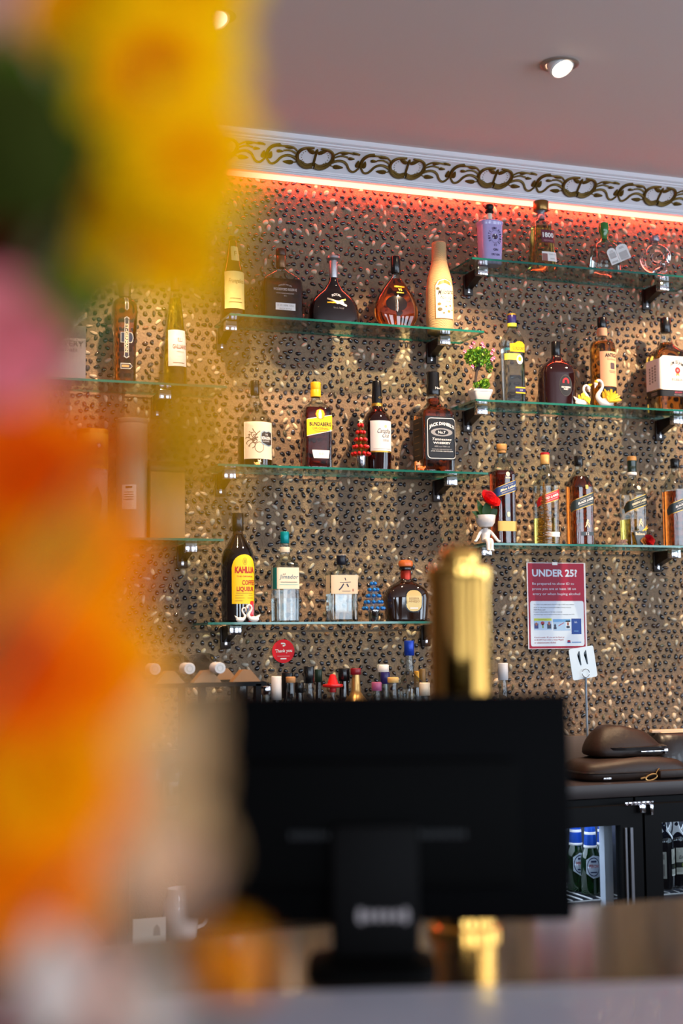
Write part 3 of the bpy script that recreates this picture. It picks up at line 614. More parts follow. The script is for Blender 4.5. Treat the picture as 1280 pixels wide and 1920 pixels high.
b.sheet('capsule_mark',[('text','CC',.006,b.z(747),.014,.006,0,.003)],[goldm],0)
za,zb_=b.z(792),b.z(851); zc=(za+zb_)/2
b.sheet('label',[('poly',rect(.002,zc,.042,(za-zb_)/2),0,.0008),('text','Canadian',.009,zc+.018,.050,.015,1,.0014,{'shear':.45}),('text','Club',.013,zc+.003,.026,.013,1,.0014,{'shear':.45}),('text','1858',.013,zc-.013,.022,.008,2,.0014),('poly',disc(.012,zc+.033,.005),3,.0014),('poly',rect(.002,zb_+.0025,.042,.0025),4,.0012),('poly',rect(.004,zb_+.011,.034,.0005),2,.0014)],[papw,ink,inkgr,mat('crest_tan',(226,196,150),.5),goldm])
b=Bottle('whiskey_bottle','large square whiskey bottle with black label and white lettering, square black cap',813,800,Z3,[(741,11),(750,12.5),(758,13.5,2),(765,24,4,.95),(772,36,6,.95),(778,38.5,8,.95),(None,39,8,.95)],clear,Yc=4.285,liq=darkamb,lv=748,group=G)
b.lathe('cap',[(698,10),(699.5,11.6),(722,12),(728,13),(740,13.2),(741.5,12.6)],blackcap)
b.sheet('cap_mark',[('text','No7',.005,b.z(730),.016,.008,0,.009)],[inkw],0)
za,zb_=b.z(785),b.z(866); zc=(za+zb_)/2; W=b.at(zc)[0]; hh=(za-zb_)/2
it=[('poly',rrect(.002,zc,W*.97,hh,.004),0,.001)]
fr=rrect(.004,zc-.001,W*.88,hh*.92,.012); fr.append(fr[0]); it+=[('poly',q,1,.0015) for q in line2(fr,.0022)]
it+=[('text','JACK DANIEL\'S',.004,zc+.040,W*1.56,.015,1,.0019,{'arc':.013,'bold':.04}),('poly',disc(.004,zc+.019,W*.68,.0135),2,.0014),('poly',disc(.004,zc+.019,W*.42,.0095),0,.0017),('text','No.7',.004,zc+.019,.026,.009,1,.0021,{'bold':.02}),('text','Tennessee',.004,zc-.004,W*1.2,.0085,1,.0019,{'shear':.3,'bold':.01}),('text','WHISKEY',.004,zc-.0165,W*1.1,.007,1,.0019,{'bold':.03}),('text','40% vol 700 ml',.004,zc-.028,W*.95,.0045,3,.0019),('text','DISTILLED AND BOTTLED BY',.004,zc-.0375,W*1.25,.0036,3,.0019),('text','JACK DANIEL DISTILLERY',.004,zc-.044,W*1.4,.0038,1,.0019,{'bold':.02})]
b.sheet('label',it,[mat('label_black'),inkw,mat('ink_silver',(150,148,148),.5),mat('ink_pale',(190,186,182),.5)],0)
it=[('poly',rect(-W*1.95,zc,W*.78,hh*.96),0,.001),('poly',rect(-W*1.09,zc,.0012,hh*.94),1,.0014)]+[('poly',rect(-W*1.95,zc-hh*.75+k*hh*.3,W*.35,.0012),2,.0014) for k in range(6)]
b.sheet('side_label',it,[mat('label_black'),mat('ink_silver'),mat('ink_bronze')])
# ---- lower right shelf: square whisky bottles with slanted labels
def walker(label,u,vcap0,vcap1,hw,lab,capm,liq,lv,text,caph=8.5,band=None,Yc=4.288,sh=None,num=None,name='whisky_bottle'):
    v0=vcap1; b=Bottle(name,label,u,940,Z4,[(v0,caph-1.5),(v0+8,caph-1),(v0+17,hw*.48,2.4),(v0+28,hw*.88,4),(v0+38,hw,6),(None,hw,6)],clear,Yc=Yc,liq=liq,lv=lv,group=G)
    b.cap(vcap0,vcap1,caph,capm)
    W=b.at(b.z(950))[0]; return b,W
def slant(b,W,v,text,labm,tm,thick=.030,edge=goldm,extra=(),ts=1.55):
    zc=b.z(v); k=.36; it=[]
    def band(h,mi,off,dz=0): return ('poly',[(-W*1.55,zc-k*W*1.3-h+dz),(W*.97,zc+k*W*.97-h+dz),(W*.97,zc+k*W*.97+h+dz),(-W*1.35,zc-k*W*1.25+h*.8+dz),(-W*1.75,zc-k*W*1.45+h*.1+dz)],mi,off)
    it=[band(thick/2+.0022,1,.0008),band(thick/2,0,.0012),('text',text,.003,zc+.001+k*.003,W*ts,.0078,2,.0017,{'bold':.03,'k':k,'shear':.1}),('text','JOHNNIE WALKER',.002,zc+.0105,W*1.1,.0035,2,.0017,{'k':k}),('text','BLENDED SCOTCH WHISKY',.003,zc-.0075,W*1.3,.0032,2,.0017,{'k':k})]
    return b.sheet('label',it,[labm,edge,tm],.004)
def strider(b,cx,cz,h,m_,off=.0014):
    s=h/10; J=lambda pts,w_:line2([(cx+x*s,cz+z*s) for x,z in pts],w_*s)
    it=[('poly',disc(cx+.6*s,cz+4.*s,1.1*s),0,off),('poly',rect(cx+.7*s,cz+5.1*s,.9*s,.6*s),0,off),('poly',rect(cx+.7*s,cz+4.6*s,1.6*s,.25*s),0,off)]
    for pts,w_ in (([(.3,3.2),(-.6,.5)],2.2),([(-.4,.8),(1.8,-2),(3,-4.6)],1.1),([(-.6,.8),(-1.6,-2),(-3,-4.2)],1.1),([(0,2.6),(2.4,1.2),(3,-.5)],.8),([(.2,2.6),(-1.8,1.2)],.8),([(3,-.5),(3.6,-4)],.35)): it+=[('poly',q,0,off) for q in J(pts,w_)]
    return b.sheet('figure_mark',it,[m_],0)
goldink=mat('gold_ink')
b,W=walker('square whisky bottle with dark blue slanted label and wide gold band behind the rose',942,843,850,25.5,0,mat('cap_tan',(182,132,72),.4),dkr,884,'Blue Label')
b.lathe('cap_top',[(833,9.),(834,9.8),(844,9.8),(845,9)],mat('cap_tan'))
slant(b,W,918,'Blue Label',mat('label_blue',(40,66,120),.35),mat('ink_ivory',(236,220,180),.4),.034)
b.sheet('gold_band',[('poly',rect(.0,b.z(988),W*.97,.0165),0,.001)],[mat('band_gold',(196,160,84),.35,metal=.5)],0)
b.sheet('crest',[('poly',disc(.003,b.z(891),.007,.008),0,.0014),('poly',rect(.003,b.z(898),.009,.0015),0,.0014),('poly',disc(.003,b.z(966),.006,.009,8),0,.0014)],[mat('ink_ivory')],0)
b,W=walker('square whisky bottle with a red slanted label, almost hidden by a small gold tinsel tree',1023,852,871,25,0,mat('cap_goldcream',(214,168,100),.35,metal=.3),gold_l,972,'RED LABEL')
b.lathe('cap_top',[(849,7.5),(850,8.8),(853,8.8)],mat('cap_red',(150,20,24),.35))
slant(b,W,934,'RED LABEL',mat('label_red',(184,24,44),.4),papw,.032)
b.sheet('lower_label',[('poly',rect(.004,b.z(1003),W*.8,.008),0,.001)],[papw],0)
b,W=walker('full square whisky bottle with a black slanted label numbered 12, beside the tinsel tree',1086,855,874,27,0,blackcap,darkamb,894,'BLACK LABEL')
slant(b,W,942,'BLACK LABEL',mat('label_slate',(44,56,62),.35),papw,.038)
strider(b,.006,b.z(984),.026,mat('ink_ivory'))
b.sheet('age_label',[('poly',rect(.006,b.z(1002),W*.62,.0065),0,.001),('text','12',.006,b.z(1002),.011,.009,1,.0015)],[mat('label_slate'),papw],0)
b.sheet('crest',[('poly',rrect(.008,b.z(915),.0055,.007,.002),0,.001)],[mat('crest_gold',(200,170,90),.4)],0)
b,W=walker('square whisky bottle with a dark green cap and slanted label, only a quarter full',1186,874,889,26,0,mat('cap_green_black',(20,38,32),.3,coat=.5),gold_l,975,'GREEN LABEL')
b.lathe('cap_top',[(856,7),(857,9),(864,9),(865,8)],mat('cap_tan')); b.lathe('upper_cap',[(864,8.2),(865,9),(874,8.4),(876,8.4)],mat('cap_green_black')); b.lathe('neck_band',[(886,8.6),(886.5,9),(891,9),(891.5,8.6)],papw)
slant(b,W,944,'GREEN LABEL',mat('label_green_black',(24,36,34),.4),mat('ink_ivory'),.036)
strider(b,.005,b.z(982),.026,mat('ink_ivory'))
b.sheet('crest',[('poly',disc(.006,b.z(916),.0075),0,.001)],[mat('ink_ivory')],0)
b,W=walker('rightmost square whisky bottle, black slanted label, cut by the right frame edge',1267,860,878,27.5,0,blackcap,darkamb,922,'BLACK LABEL')
slant(b,W,948,'BLACK LABEL',mat('label_slate'),papw,.038); strider(b,.006,b.z(990),.026,mat('ink_ivory'))
# ---- lowest shelf
b=Bottle('liqueur_bottle','tall black coffee liqueur bottle with an arched yellow label in red lettering',446,1080,Z5,[(997,8.5),(1002,9.5),(1004,11),(1020,20),(1032,27),(1045,31),(1060,32),(None,31)],dkb,Yc=4.285,group=G)
b.lathe('neck',[(994,9.5),(997,9.2),(1002,10.5)],mat('neck_smoke',(90,70,60),.1,trans=.7)); b.cap(962,996,11,blackcap)
zt,zb_=b.z(1041),b.z(1133); hw=.041
arch=[(hw,zb_),(hw*1.02,zt-.042)]+[(hw*math.cos(R(a)),zt-.042+.042*math.sin(R(a))) for a in range(15,180,15)]+[(-hw*1.02,zt-.042),(-hw,zb_)]
arch=[(x+.008,z) for x,z in arch]
it=[('poly',arch,0,.0008)]+[('poly',q,2,.0013) for q in line2([(.008+.0065*math.cos(R(a)),zt-.022+.011*math.sin(R(a))) for a in range(0,361,30)],.0012)]+[('poly',rect(.008,zt-.022,.0018,.006),2,.0013)]
it+=[('text','KAHLUA',.010,b.z(1070),.068,.0205,1,.0014,{'bold':.05}),('text','THE ORIGINAL',.010,b.z(1082),.056,.0045,1,.0014,{'bold':.01}),('text','COFFEE',.022,b.z(1093.5),.048,.0155,1,.0014,{'bold':.03}),('text','LIQUEUR',.012,b.z(1106),.060,.0165,1,.0014,{'bold':.03})]+[('poly',rect(x,b.z(v),w_,.0006),2,.0013) for x,v,w_ in ((.010,1113,.03),(-.010,1117,.012),(.030,1117,.010),(-.008,1122,.014),(.028,1122,.012),(-.012,1127,.012))]
b.sheet('label',it,[yel,mat('ink_brick',(176,38,20),.5),mat('ink_olive_line',(150,120,20),.5)])
b=Bottle('tequila_bottle','clear square tequila bottle with a teal cap and a white and teal label',534,1080,Z5,[(1019,8),(1026,9),(1044,9.5),(1050,14,3),(1056,22,5,.9),(1062,26,7,.9),(1120,27,7,.9),(None,26.5,7,.9)],clear,Yc=4.288,liq=water,lv=1122,group=G)
b.cap(997,1019,8.5,mat('cap_teal',(0,130,140),.3,metal=.3)); b.lathe('neck_label',[(1026,9.2),(1026.3,9.7),(1035,9.8),(1036,9.3)],cream)
za,zb_=b.z(1065),b.z(1105); zc=(za+zb_)/2; W=b.at(zc)[0]
b.sheet('label',[('poly',[(-W*1.9,zb_),(W*.98,zb_),(W*.98,za),(-W*1.9,za)],0,.001),('poly',rect(-W*1.35,zc,W*.42,(za-zb_)/2),1,.0014),('text','el',-W*.35,zc+.013,.008,.005,3,.0016,{}),('text','Jimador',.002,zc+.003,W*1.6,.0165,2,.0016,{'shear':.15}),('poly',rect(.002,zc-.012,W*.7,.0007),3,.0014),('poly',rect(.002,zc-.020,W*.8,.0012),4,.0014)],[cream,mat('label_teal',(0,118,120),.4),mat('ink_teal',(50,110,130),.5),ink,mat('ink_lightteal',(150,190,180),.5)])
b=Bottle('gin_bottle','flat hexagonal clear gin bottle with a beige label bearing dark brush strokes',640,1110,Z5,[(1059,6.5),(1066,8),(1069,14,3,.7),(1072,28,7,.7),(1076,30,9,.7),(None,29.5,9,.7)],clear,Yc=4.288,liq=water,lv=1112,group=G,cut=1)
b.cap(1040,1059,9.2,mat('cap_midnight',(16,18,30),.3)); b.lathe('cap_seal',[(1040.5,5),(1041,9.5),(1041.5,9.5)],papw)
za,zb_=b.z(1079),b.z(1114); zc=(za+zb_)/2; W=b.at(zc)[0]
it=[('poly',rect(0,zc,W*.97,(za-zb_)/2),0,.001),('poly',rect(-W*1.5,zc,W*.4,(za-zb_)/2),0,.001)]
for pts,w_ in (([(.000,zc+.021),(.003,zc+.013)],.003),([(-.017,zc+.006),(.020,zc+.008)],.0016),([(-.004,zc+.002),(-.012,zc-.010),(-.020,zc-.018)],.0042),([(.006,zc+.002),(.012,zc-.008)],.0042)): it+=[('poly',q,1,.0015) for q in line2(pts,w_)]
it+=[('poly',rect(.004,zc-.021,.014,.001),2,.0015),('poly',rect(.027,zc-.018,.0015,.004),3,.0015)]
b.sheet('label',it,[mat('label_beige',(216,194,164),.5),mat('ink_indigo',(40,44,70),.5),inkgr,mat('ink_rust',(150,60,40),.5)],0)
b=Bottle('tequila_bottle','squat brown tequila bottle with a rounded orange wood stopper and oval gold label',761,1120,Z5,[(1084,9.5),(1090,14,2.2,.7),(1098,29,2.6,.6),(1108,38.5,3,.55),(1120,42,3,.55),(None,42,3.4,.55)],mat('tequila_brown_glass',(34,18,10),.05,coat=1,trans=.2),Yc=4.288,group=G)
b.lathe('stopper',[(1050,8),(1052,12.5),(1057,14.2),(1062,13),(1063.5,10)],mat('stopper_wood',(206,104,44),.4,coat=.4)); b.lathe('collar',[(1063,11),(1065,13),(1068,13),(1070,10)],blackcap); b.lathe('neck_foil',[(1069,9.3),(1070,9.8),(1086,10.2),(1088,9.8)],mat('foil_red_copper',(170,50,34),.3,metal=.6))
zc=b.z(1127); b.sheet('label',[('poly',rrect(.011,zc,.0305,.0375,.025),0,.001),('poly',rrect(.011,zc,.0270,.034,.0225),1,.0014),('text','RESERVA',.011,zc+.007,.034,.008,3,.0018,{}),('text','ANEJO',.011,zc-.003,.040,.009,3,.0018,{}),('poly',rect(.011,zc-.024,.014,.0025),2,.0018)],[blackcap,mat('label_palegold',(202,176,116),.35,metal=.3),papw,mat('ink_gold_brown',(166,120,70),.4)])
# ---- far left shelves
b=Bottle('liqueur_bottle','slim flared orange liqueur bottle with a navy and silver cross shaped label',233,640,Z2,[(557,10),(561,14,2.4),(568,22,3),(580,26,3.5),(600,26,3.5),(640,23.5,3.5),(690,23,3.5),(None,23,3.5)],clear,Yc=4.285,liq=mat('liquid_orange',(240,140,50),.0,trans=1,ior=1.33),lv=562,group=G)
b.lathe('cap',[(535,12),(536,13),(545,12),(557,10.5),(558,10)],mat('cap_copper',(150,104,72),.3,metal=.7))
navy=mat('label_ink_navy',(28,30,54),.4); silv=mat('label_silver_edge',(190,180,160),.35,metal=.4)
def edged(pts,cx,cz,k=.84,k2=.95): return [('poly',pts,1,.001),('poly',[(cx+(x-cx)*k,cz+(z-cz)*k2) for x,z in pts],0,.0014)]
za,zb_=b.z(598),b.z(676); zc=(za+zb_)/2
it=edged([(-.018,zc-.016),(.016,zc-.016),(.020,zc-.010),(.022,zc),(.020,zc+.010),(.016,zc+.016),(-.018,zc+.016)],0,zc,.9,.9)
it+=edged([(.007,zb_+.010),(.009,zb_+.006),(.0,zb_),(-.009,zb_+.006),(-.007,zb_+.010),(-.007,za-.010),(-.009,za-.006),(0,za),(.009,za-.006),(.007,za-.010)],0,zc,.72,.95)
it[2]=('poly',it[2][1],1,.0018); it[3]=('poly',it[3][1],0,.0022); it+=[('text','ST-GERMAIN',0,zc-.002,.088,.0085,2,.0026,{'rot':-PI/2,'bold':.02})]
zz=b.z(690); it+=edged([(-.018,zz-.009),(.012,zz-.009),(.019,zz),(.012,zz+.009),(-.018,zz+.009)],0,zz,.9,.75)+[('poly',rect(-.003,zz,.011,.0035),3,.0018)]
zz=b.z(573); it+=edged([(-.0055,zz+.018),(-.0055,zz-.018),(0,zz-.024),(.0055,zz-.018),(.0055,zz+.018)],0,zz,.7,.95)
b.sheet('label',it,[navy,silv,mat('ink_cream_gold',(226,200,150),.4),mat('label_tan',(176,140,84),.4)])
b=Bottle('liqueur_bottle','tall tapering cone shaped yellow liqueur bottle with a white label, behind the blooms',328,640,Z2,[(545,7),(548,8),(560,11),(600,16),(640,20),(680,22),(None,23)],clear,Yc=4.285,liq=mat('liquid_yellow',(255,226,90),.0,trans=1,ior=1.33),lv=560,group=G)
b.cap(523,545,8.5,mat('cap_brown_red',(110,60,40),.4))
za,zb_=b.z(622),b.z(690); zc=(za+zb_)/2; b.sheet('label',[('poly',rect(.002,zc,.032,(za-zb_)/2),0,.0008),('text','GALLIANO',.008,zc+.004,.046,.014,1,.0014,{'bold':.02}),('text','ILLI',.008,zc+.026,.014,.012,1,.0014),('text','VANILLA',.008,zc-.012,.024,.005,2,.0014),('poly',rect(.004,zb_+.010,.018,.001),1,.0014)],[papw,mat('ink_wine',(120,50,66),.5),inkgr])
def tubebox(name,label,u,v0,vb,hw,zs,bands,text=None,tm=None):
    p=P(u,(v0+vb)/2,4.285); sc=depth(p)/FPX; r=hw*sc; h=P(u,v0,4.285).z-zs; t=thing(name,label,'gift tube',(p.x,4.285,zs),0,'gift tubes')
    q=NB(); lathe(q,[(r*.98,0),(r,.002),(r,h-.012),(r,h-.012)],36); fin('body',q,bands[0],t)
    q=NB(); lathe(q,[(r*1.02,h-.014),(r*1.03,h-.012),(r*1.03,h-.002),(r*.98,h)],36); fin('lid',q,bands[1],t)
    return t,r,h
t,r,h=tubebox('gift_tube','yellow and white round whisky gift tube with purple lettering behind the orange bloom',173,806,1010,29,Z4,(mat('tube_white',(214,204,190),.35),mat('tube_lid',(220,150,20),.3,metal=.4)))
cyl=lambda w_,z,off:Vector(((r+off)*math.sin(w_/r),-(r+off)*math.cos(w_/r),z))
sheet('print',[('poly',rect(0,h*.80,.075,h*.17),0,.0008),('text','AMRUT',.014,h*.68,.070,.017,1,.0014,{'bold':.02}),('text','INDIAN',.014,h*.62,.028,.006,1,.0014),('text','SINGLE MALT WHISKY',.014,h*.585,.060,.005,1,.0014),('poly',disc(.012,h*.84,.010),1,.0014),('poly',disc(.012,h*.84,.006),2,.0018)],cyl,[mat('tube_yellow',(232,180,40),.35),mat('ink_purple',(84,36,56),.5),inkw],t)
sheet('tree_mark',[('poly',[(.004,h*.1),(.010,h*.1),(.009,h*.38),(.022,h*.32),(.024,h*.36),(.007,h*.47),(-.012,h*.36),(-.010,h*.32),(.004,h*.38)],0,.0012)],cyl,[mat('ink_purple')],t)
t,r,h=tubebox('gift_tube','plain pale grey round gift tube with a small white label, right of the yellow one',247,786,1010,29,Z4,(mat('tube_grey',(176,164,150),.4),mat('tube_grey_lid',(150,140,126),.4)))
cyl=lambda w_,z,off:Vector(((r+off)*math.sin(w_/r),-(r+off)*math.cos(w_/r),z))
sheet('print',[('poly',rect(-.018,h*.34,.022,h*.10),0,.0008)]+[('poly',rect(-.018,h*(.38-.02*k),.014,.001),1,.0012) for k in range(4)]+[('poly',rect(-.018,h*.42,.010,.003),1,.0012)],cyl,[papw,ink],t)
p=P(310,940,4.29); t=thing('gift_box','tall amber tinted gift box at the right end of the far left lower shelf','gift box',(p.x,4.29,Z4),0)
q=NB(); box(q,-.058,.050,-.05,.05,0,.235,bev=.002); fin('body',q,mat('box_amber',(150,112,60),.35),t); q=NB(); box(q,-.059,.051,-.051,.051,.205,.238,bev=.002); fin('lid',q,mat('box_lid',(120,86,44),.3,metal=.3),t)
p=P(118,665,4.285); t=thing('gift_box','grey lettered gift box with a feathery white tuft on top, behind the pink bloom','gift box',(p.x,4.285,Z2),0)
q=NB(); box(q,-.062,.062,-.045,.045,0,.165,bev=.002); fin('body',q,mat('box_grey',(128,118,118),.5),t); q=NB(); box(q,-.0625,.0625,-.0455,.0455,.128,.167,bev=.002); fin('lid',q,mat('box_lid_dark',(92,84,84),.5),t)
sheet('print',[('text','SILVERY',.01,.112,.09,.016,0,0),('text','EST 1824',.01,.092,.05,.008,0,0)],lambda a,z,o_:Vector((a,-.0460-o_,z)),[ink],t,0)
q=NB(); rr=random.Random(3)
for k in range(46):
    a=rr.uniform(0,6.28); l=rr.uniform(.03,.06); d=Vector((math.cos(a)*.6,math.sin(a)*.5,1)).normalized()
    tube(q,[(.035,0,.166),Vector((.035,0,.166))+d*l*.6,Vector((.035+d.x*l*1.4,d.y*l*1.4,.162+l*.75))],[.0012,.001,.0004],4)
o=tag(fin('feather_tuft',q,mat('feather_white',(220,214,206),.6),None),'white feathery tuft on the grey gift box','ornament'); o.location=(p.x,4.285,Z2+.002)
# ============================================================ ORNAMENTS ON THE SHELVES
china=mat('white_china',(240,232,226),.2,coat=.6); goldy=mat('gold_yellow',(236,190,50),.3,metal=.5,bump=.4,bscale=300)
def swan(parent,x,y,h,face,gold=False,name='body',crown=False):
    """white swan; face -1 looks left, +1 right; h overall height"""
    f=face; s=h/10
    q=NB(); V=lambda a,c,e=0:(x+f*a*s,y+e*s,c*s)
    ell(q,V(-1.2,1.7),(2.9*s,1.5*s,1.65*s),u=20,v=12)
    neck=[V(.8,2.0),V(2.0,3.2),V(2.0,4.4),V(.9,5.8),V(.0,7.2),V(.3,8.9),V(1.5,9.6),V(2.6,8.9),V(2.8,7.9)]
    pts=smooth_path(neck,2); n=len(pts); tube(q,pts,[(1.15-.62*min(1,i/(n*.45)))*s if i<n-3 else .62*s for i in range(n)],10)
    ell(q,V(2.7,8.3),(.75*s,.6*s,.95*s),u=12,v=8); tube(q,[V(-2.6,2.2),V(-4.2,3.6),V(-4.9,4.3)],[1.1*s,.5*s,.1*s],8)
    o=fin(name,q,china,parent)
    q=NB(); tube(q,[V(2.9,7.8),V(3.1,6.6)],[.4*s,.1*s],6); fin('beak',q,mat('beak_orange',(226,170,90),.4) if not gold else china,parent)
    return V,s
p=P(462,1150,4.225); t=thing('swan_figurine','pair of small white swans facing each other in front of the tall coffee liqueur bottle','figurine',(p.x,4.225,Z5))
swan(t,-.0145,-.0,.047,1); swan(t,.0165,-.002,.056,-1)
q=NB(); box(q,-.016,.016,-.008,.0,0,.014,bev=.003); o=tag(fin('red_ornament',q,mat('red_gloss',(190,16,20),.25,coat=.5)),'small red ornament showing behind the right white swan','ornament'); o.location=(p.x+.012,4.247,Z5+.0); 
for v in o.data.vertices: v.co.z=v.co.z*1+ .0; 
for v in o.data.vertices:
    if v.co.z>.007: v.co.z+=.052
p=P(1092,740,4.235); t=thing('swan_figurine','white swan with drooping neck and gold leaf wings, left of the gilded pair','figurine',(p.x+.006,4.24,Z2),0,'gilded swans')
V,s=swan(t,0,0,.078,1,True)
rr=random.Random(5)
for sd in (-1.45,1.2):
    q=NB()
    for k in range(22 if sd<0 else 12):
        a=rr.uniform(-.6,3.2); c=V(a-1.,4.2-abs(a)*.7+rr.uniform(-.6,1.2),sd); ell(q,c,(.55*s,.28*s,.8*s),u=6,v=5)
    fin('gold_wing',q,goldy,t)
q=NB()
for k in range(5): tube(q,[V(2.2+.3*k,9.2),V(2.8+.45*k,10.3)],[.2*s,.08*s],5)
fin('gold_crown',q,goldy,t)
p=P(1128,740,4.235); t=thing('swan_figurine','taller white swan with bright gold feather wing, right of the gilded pair','figurine',(p.x+.004,4.235,Z2),0,'gilded swans')
V,s=swan(t,0,0,.098,-1,True)
q=NB(); ell(q,V(2.6,8.8),(.8*s,.7*s,.7*s)); fin('gold_crown',q,goldy,t)
for sd in (-1.3,.6):
    q=NB()
    for k in range(16):
        a=R(15+k*6.6+rr.uniform(-3,3)); l=rr.uniform(3.2,5.2); b0=(-1.6,1.6)
        tube(q,[V(b0[0],b0[1]+.3,sd),V(b0[0]-l*.6*math.cos(a),b0[1]+l*.6*math.sin(a),sd*1.2),V(b0[0]-l*math.cos(a),b0[1]+l*math.sin(a)*.95,sd)],[.55*s,.6*s,.2*s],6)
    fin('gold_wing',q,goldy,t)
# potted flowering bush
p=P(900,740,4.245); t=thing('potted_plant','small artificial bush with pink blossoms in a white square pot','plant',(p.x,4.245,Z2))
q=NB(); loft(q,[(0,.022,.020,7),(.003,.0245,.022,7),(.026,.033,.030,7),(.030,.034,.031,7),(.0305,.035,.032,7),(.0375,.035,.032,7),(.038,.032,.029,7)],32); fin('pot',q,china,t)
q=NB(); loft(q,[(.030,.031,.028,7),(.0385,.031,.028,7)],24); fin('soil',q,mat('soil_dark',(40,34,26),.9),t)
q=NB(); tube(q,smooth_path([(-.014,0,.034),(-.016,.002,.07),(-.011,0,.10),(-.004,0,.135)]),.0045,8)
for e in ((-.04,.0,.15),(.03,.01,.15),(.01,-.02,.165),(-.02,.02,.17)): tube(q,[(-.012,0,.098),e],[.003,.0015],6)
tube(q,[(.008,0,.034),(.012,0,.06)],.002,6); fin('trunk',q,mat('trunk_dark',(58,46,44),.7),t)
def leafcloud(q,c,rad,n,seed,size,mis=2):
    rr=random.Random(seed)
    for _ in range(n):
        d=Vector((rr.gauss(0,1),rr.gauss(0,1),rr.gauss(0,1))).normalized()*rr.uniform(.45,1); c0=Vector((c[0]+d.x*rad[0],c[1]+d.y*rad[1],c[2]+d.z*rad[2]))
        ax=Vector((rr.gauss(0,1),rr.gauss(0,1),rr.gauss(0,1)+.4)).normalized(); bx=ax.cross(Vector((rr.random(),rr.random(),rr.random()+.1))).normalized(); nrm=ax.cross(bx); L=size*rr.uniform(.7,1.3); mi=rr.randrange(mis)
        v=[q.verts.new(c0-ax*L),q.verts.new(c0+bx*L*.5+nrm*L*.2),q.verts.new(c0+ax*L),q.verts.new(c0-bx*L*.5+nrm*L*.2)]
        for tri in ((0,1,2),(0,2,3)): f=q.faces.new([v[i] for i in tri]); f.material_index=mi
q=NB(); leafcloud(q,(-.004,0,.150),(.052,.040,.034),620,1,.0062); leafcloud(q,(.034,0,.118),(.012,.012,.020),60,2,.005); leafcloud(q,(.014,-.004,.058),(.022,.018,.018),170,3,.006); leafcloud(q,(-.018,-.01,.052),(.012,.01,.012),50,4,.005)
fin('foliage',q,[mat('leaf_green',(70,130,30),.5,var=.2),mat('leaf_lime',(140,180,40),.5,var=.2)],t,False)
q=NB(); rr=random.Random(9)
for x,y,z in ((-.006,-.035,.188),(-.040,-.02,.178),(-.058,-.01,.163),(.030,-.03,.158),(.042,-.02,.172),(.040,-.025,.145),(.030,-.032,.137),(-.036,-.02,.112),(-.002,-.036,.178),(-.020,.0,.196)):
    for k in range(6): ell(q,(x+.0035*math.cos(k),y+.002*math.sin(2*k),z+.0035*math.sin(k)),(.0032,.0026,.0032),k%2,6,4)
fin('blossoms',q,[mat('blossom_pink',(226,50,120),.5),mat('blossom_pale',(240,170,190),.5)],t)
# seated planter figure with rose
p=P(912,985,4.214); t=thing('figure_planter','white planter shaped as a bowl headed figure sitting with legs over the shelf edge','planter',(p.x,4.222,Z4))
q=NB(); s=.0087/10*1.15
lathe(q,[(.012,.052),(.022,.054),(.030,.066),(.033,.083),(.0335,.092),(.031,.092),(.029,.080),(.0,.070)],32); fin('bowl_head',q,china,t)
q=NB(); tube(q,smooth_path([(0,.002,.050),(0,.002,.040),(0,.003,.022),(0,.004,.004)]),[.007,.008,.010,.013,.0155,.0165,.017,.016,.015,.015,.014,.013,.013],16)
for sx in (-1,1):
    tube(q,smooth_path([(sx*.010,.002,.042),(sx*.020,.0,.036),(sx*.030,-.006,.020),(sx*.040,-.010,.006)]),[.0065,.0065,.006,.0058,.0055,.0052,.005,.005,.005,.0048,.0045,.0042,.004],10)
    ell(q,(sx*.042,-.011,.006),(.006,.005,.004))
    tube(q,smooth_path([(sx*.0065,.0,.009),(sx*.0065,-.022,.010),(sx*.0065,-.030,.004),(sx*.0065,-.0305,-.022)]),[.0075]*4+[.007]*5+[.0062]*4,10)
    ell(q,(sx*.0065,-.034,-.025),(.006,.010,.0045))
fin('body',q,china,t)
t2=thing('artificial_rose','red artificial rose with dark leaves standing in the bowl of the seated white figure','flower',(p.x,4.222,Z4+.080))
def rose(parent,c,r,m_,seed=1,tilt=(0,0,0),name='petals'):
    rr=random.Random(seed); q=NB(); rot=Matrix.Rotation(tilt[0],3,'X')@Matrix.Rotation(tilt[1],3,'Y')
    for lay,(n,rad,hh,open_) in enumerate(((3,.28,.55,.1),(4,.5,.7,.25),(5,.75,.8,.5),(6,1.,.7,.9))):
        for k in range(n):
            a0=2*PI*k/n+lay*.7; w_=2*PI/n*.72; rows=[]
            for i in range(5):
                tt=i/4; row=[]
                for j in range(7):
                    u_=(j/6-.5)*2; a=a0+u_*w_; rr_=rad*(.35+.65*math.sin(tt*PI/2))*(1+open_*.35*max(0,tt-.6)*(1-u_*u_)); z=-.35+hh*tt*(1-.25*u_*u_)
                    row.append(q.verts.new(Vector(c)+rot@(Vector((math.cos(a)*rr_,math.sin(a)*rr_,z))*r)))
                rows.append(row)
            for i in range(4):
                for j in range(6): q.faces.new((rows[i][j],rows[i][j+1],rows[i+1][j+1],rows[i+1][j]))
    return fin(name,q,m_,parent)
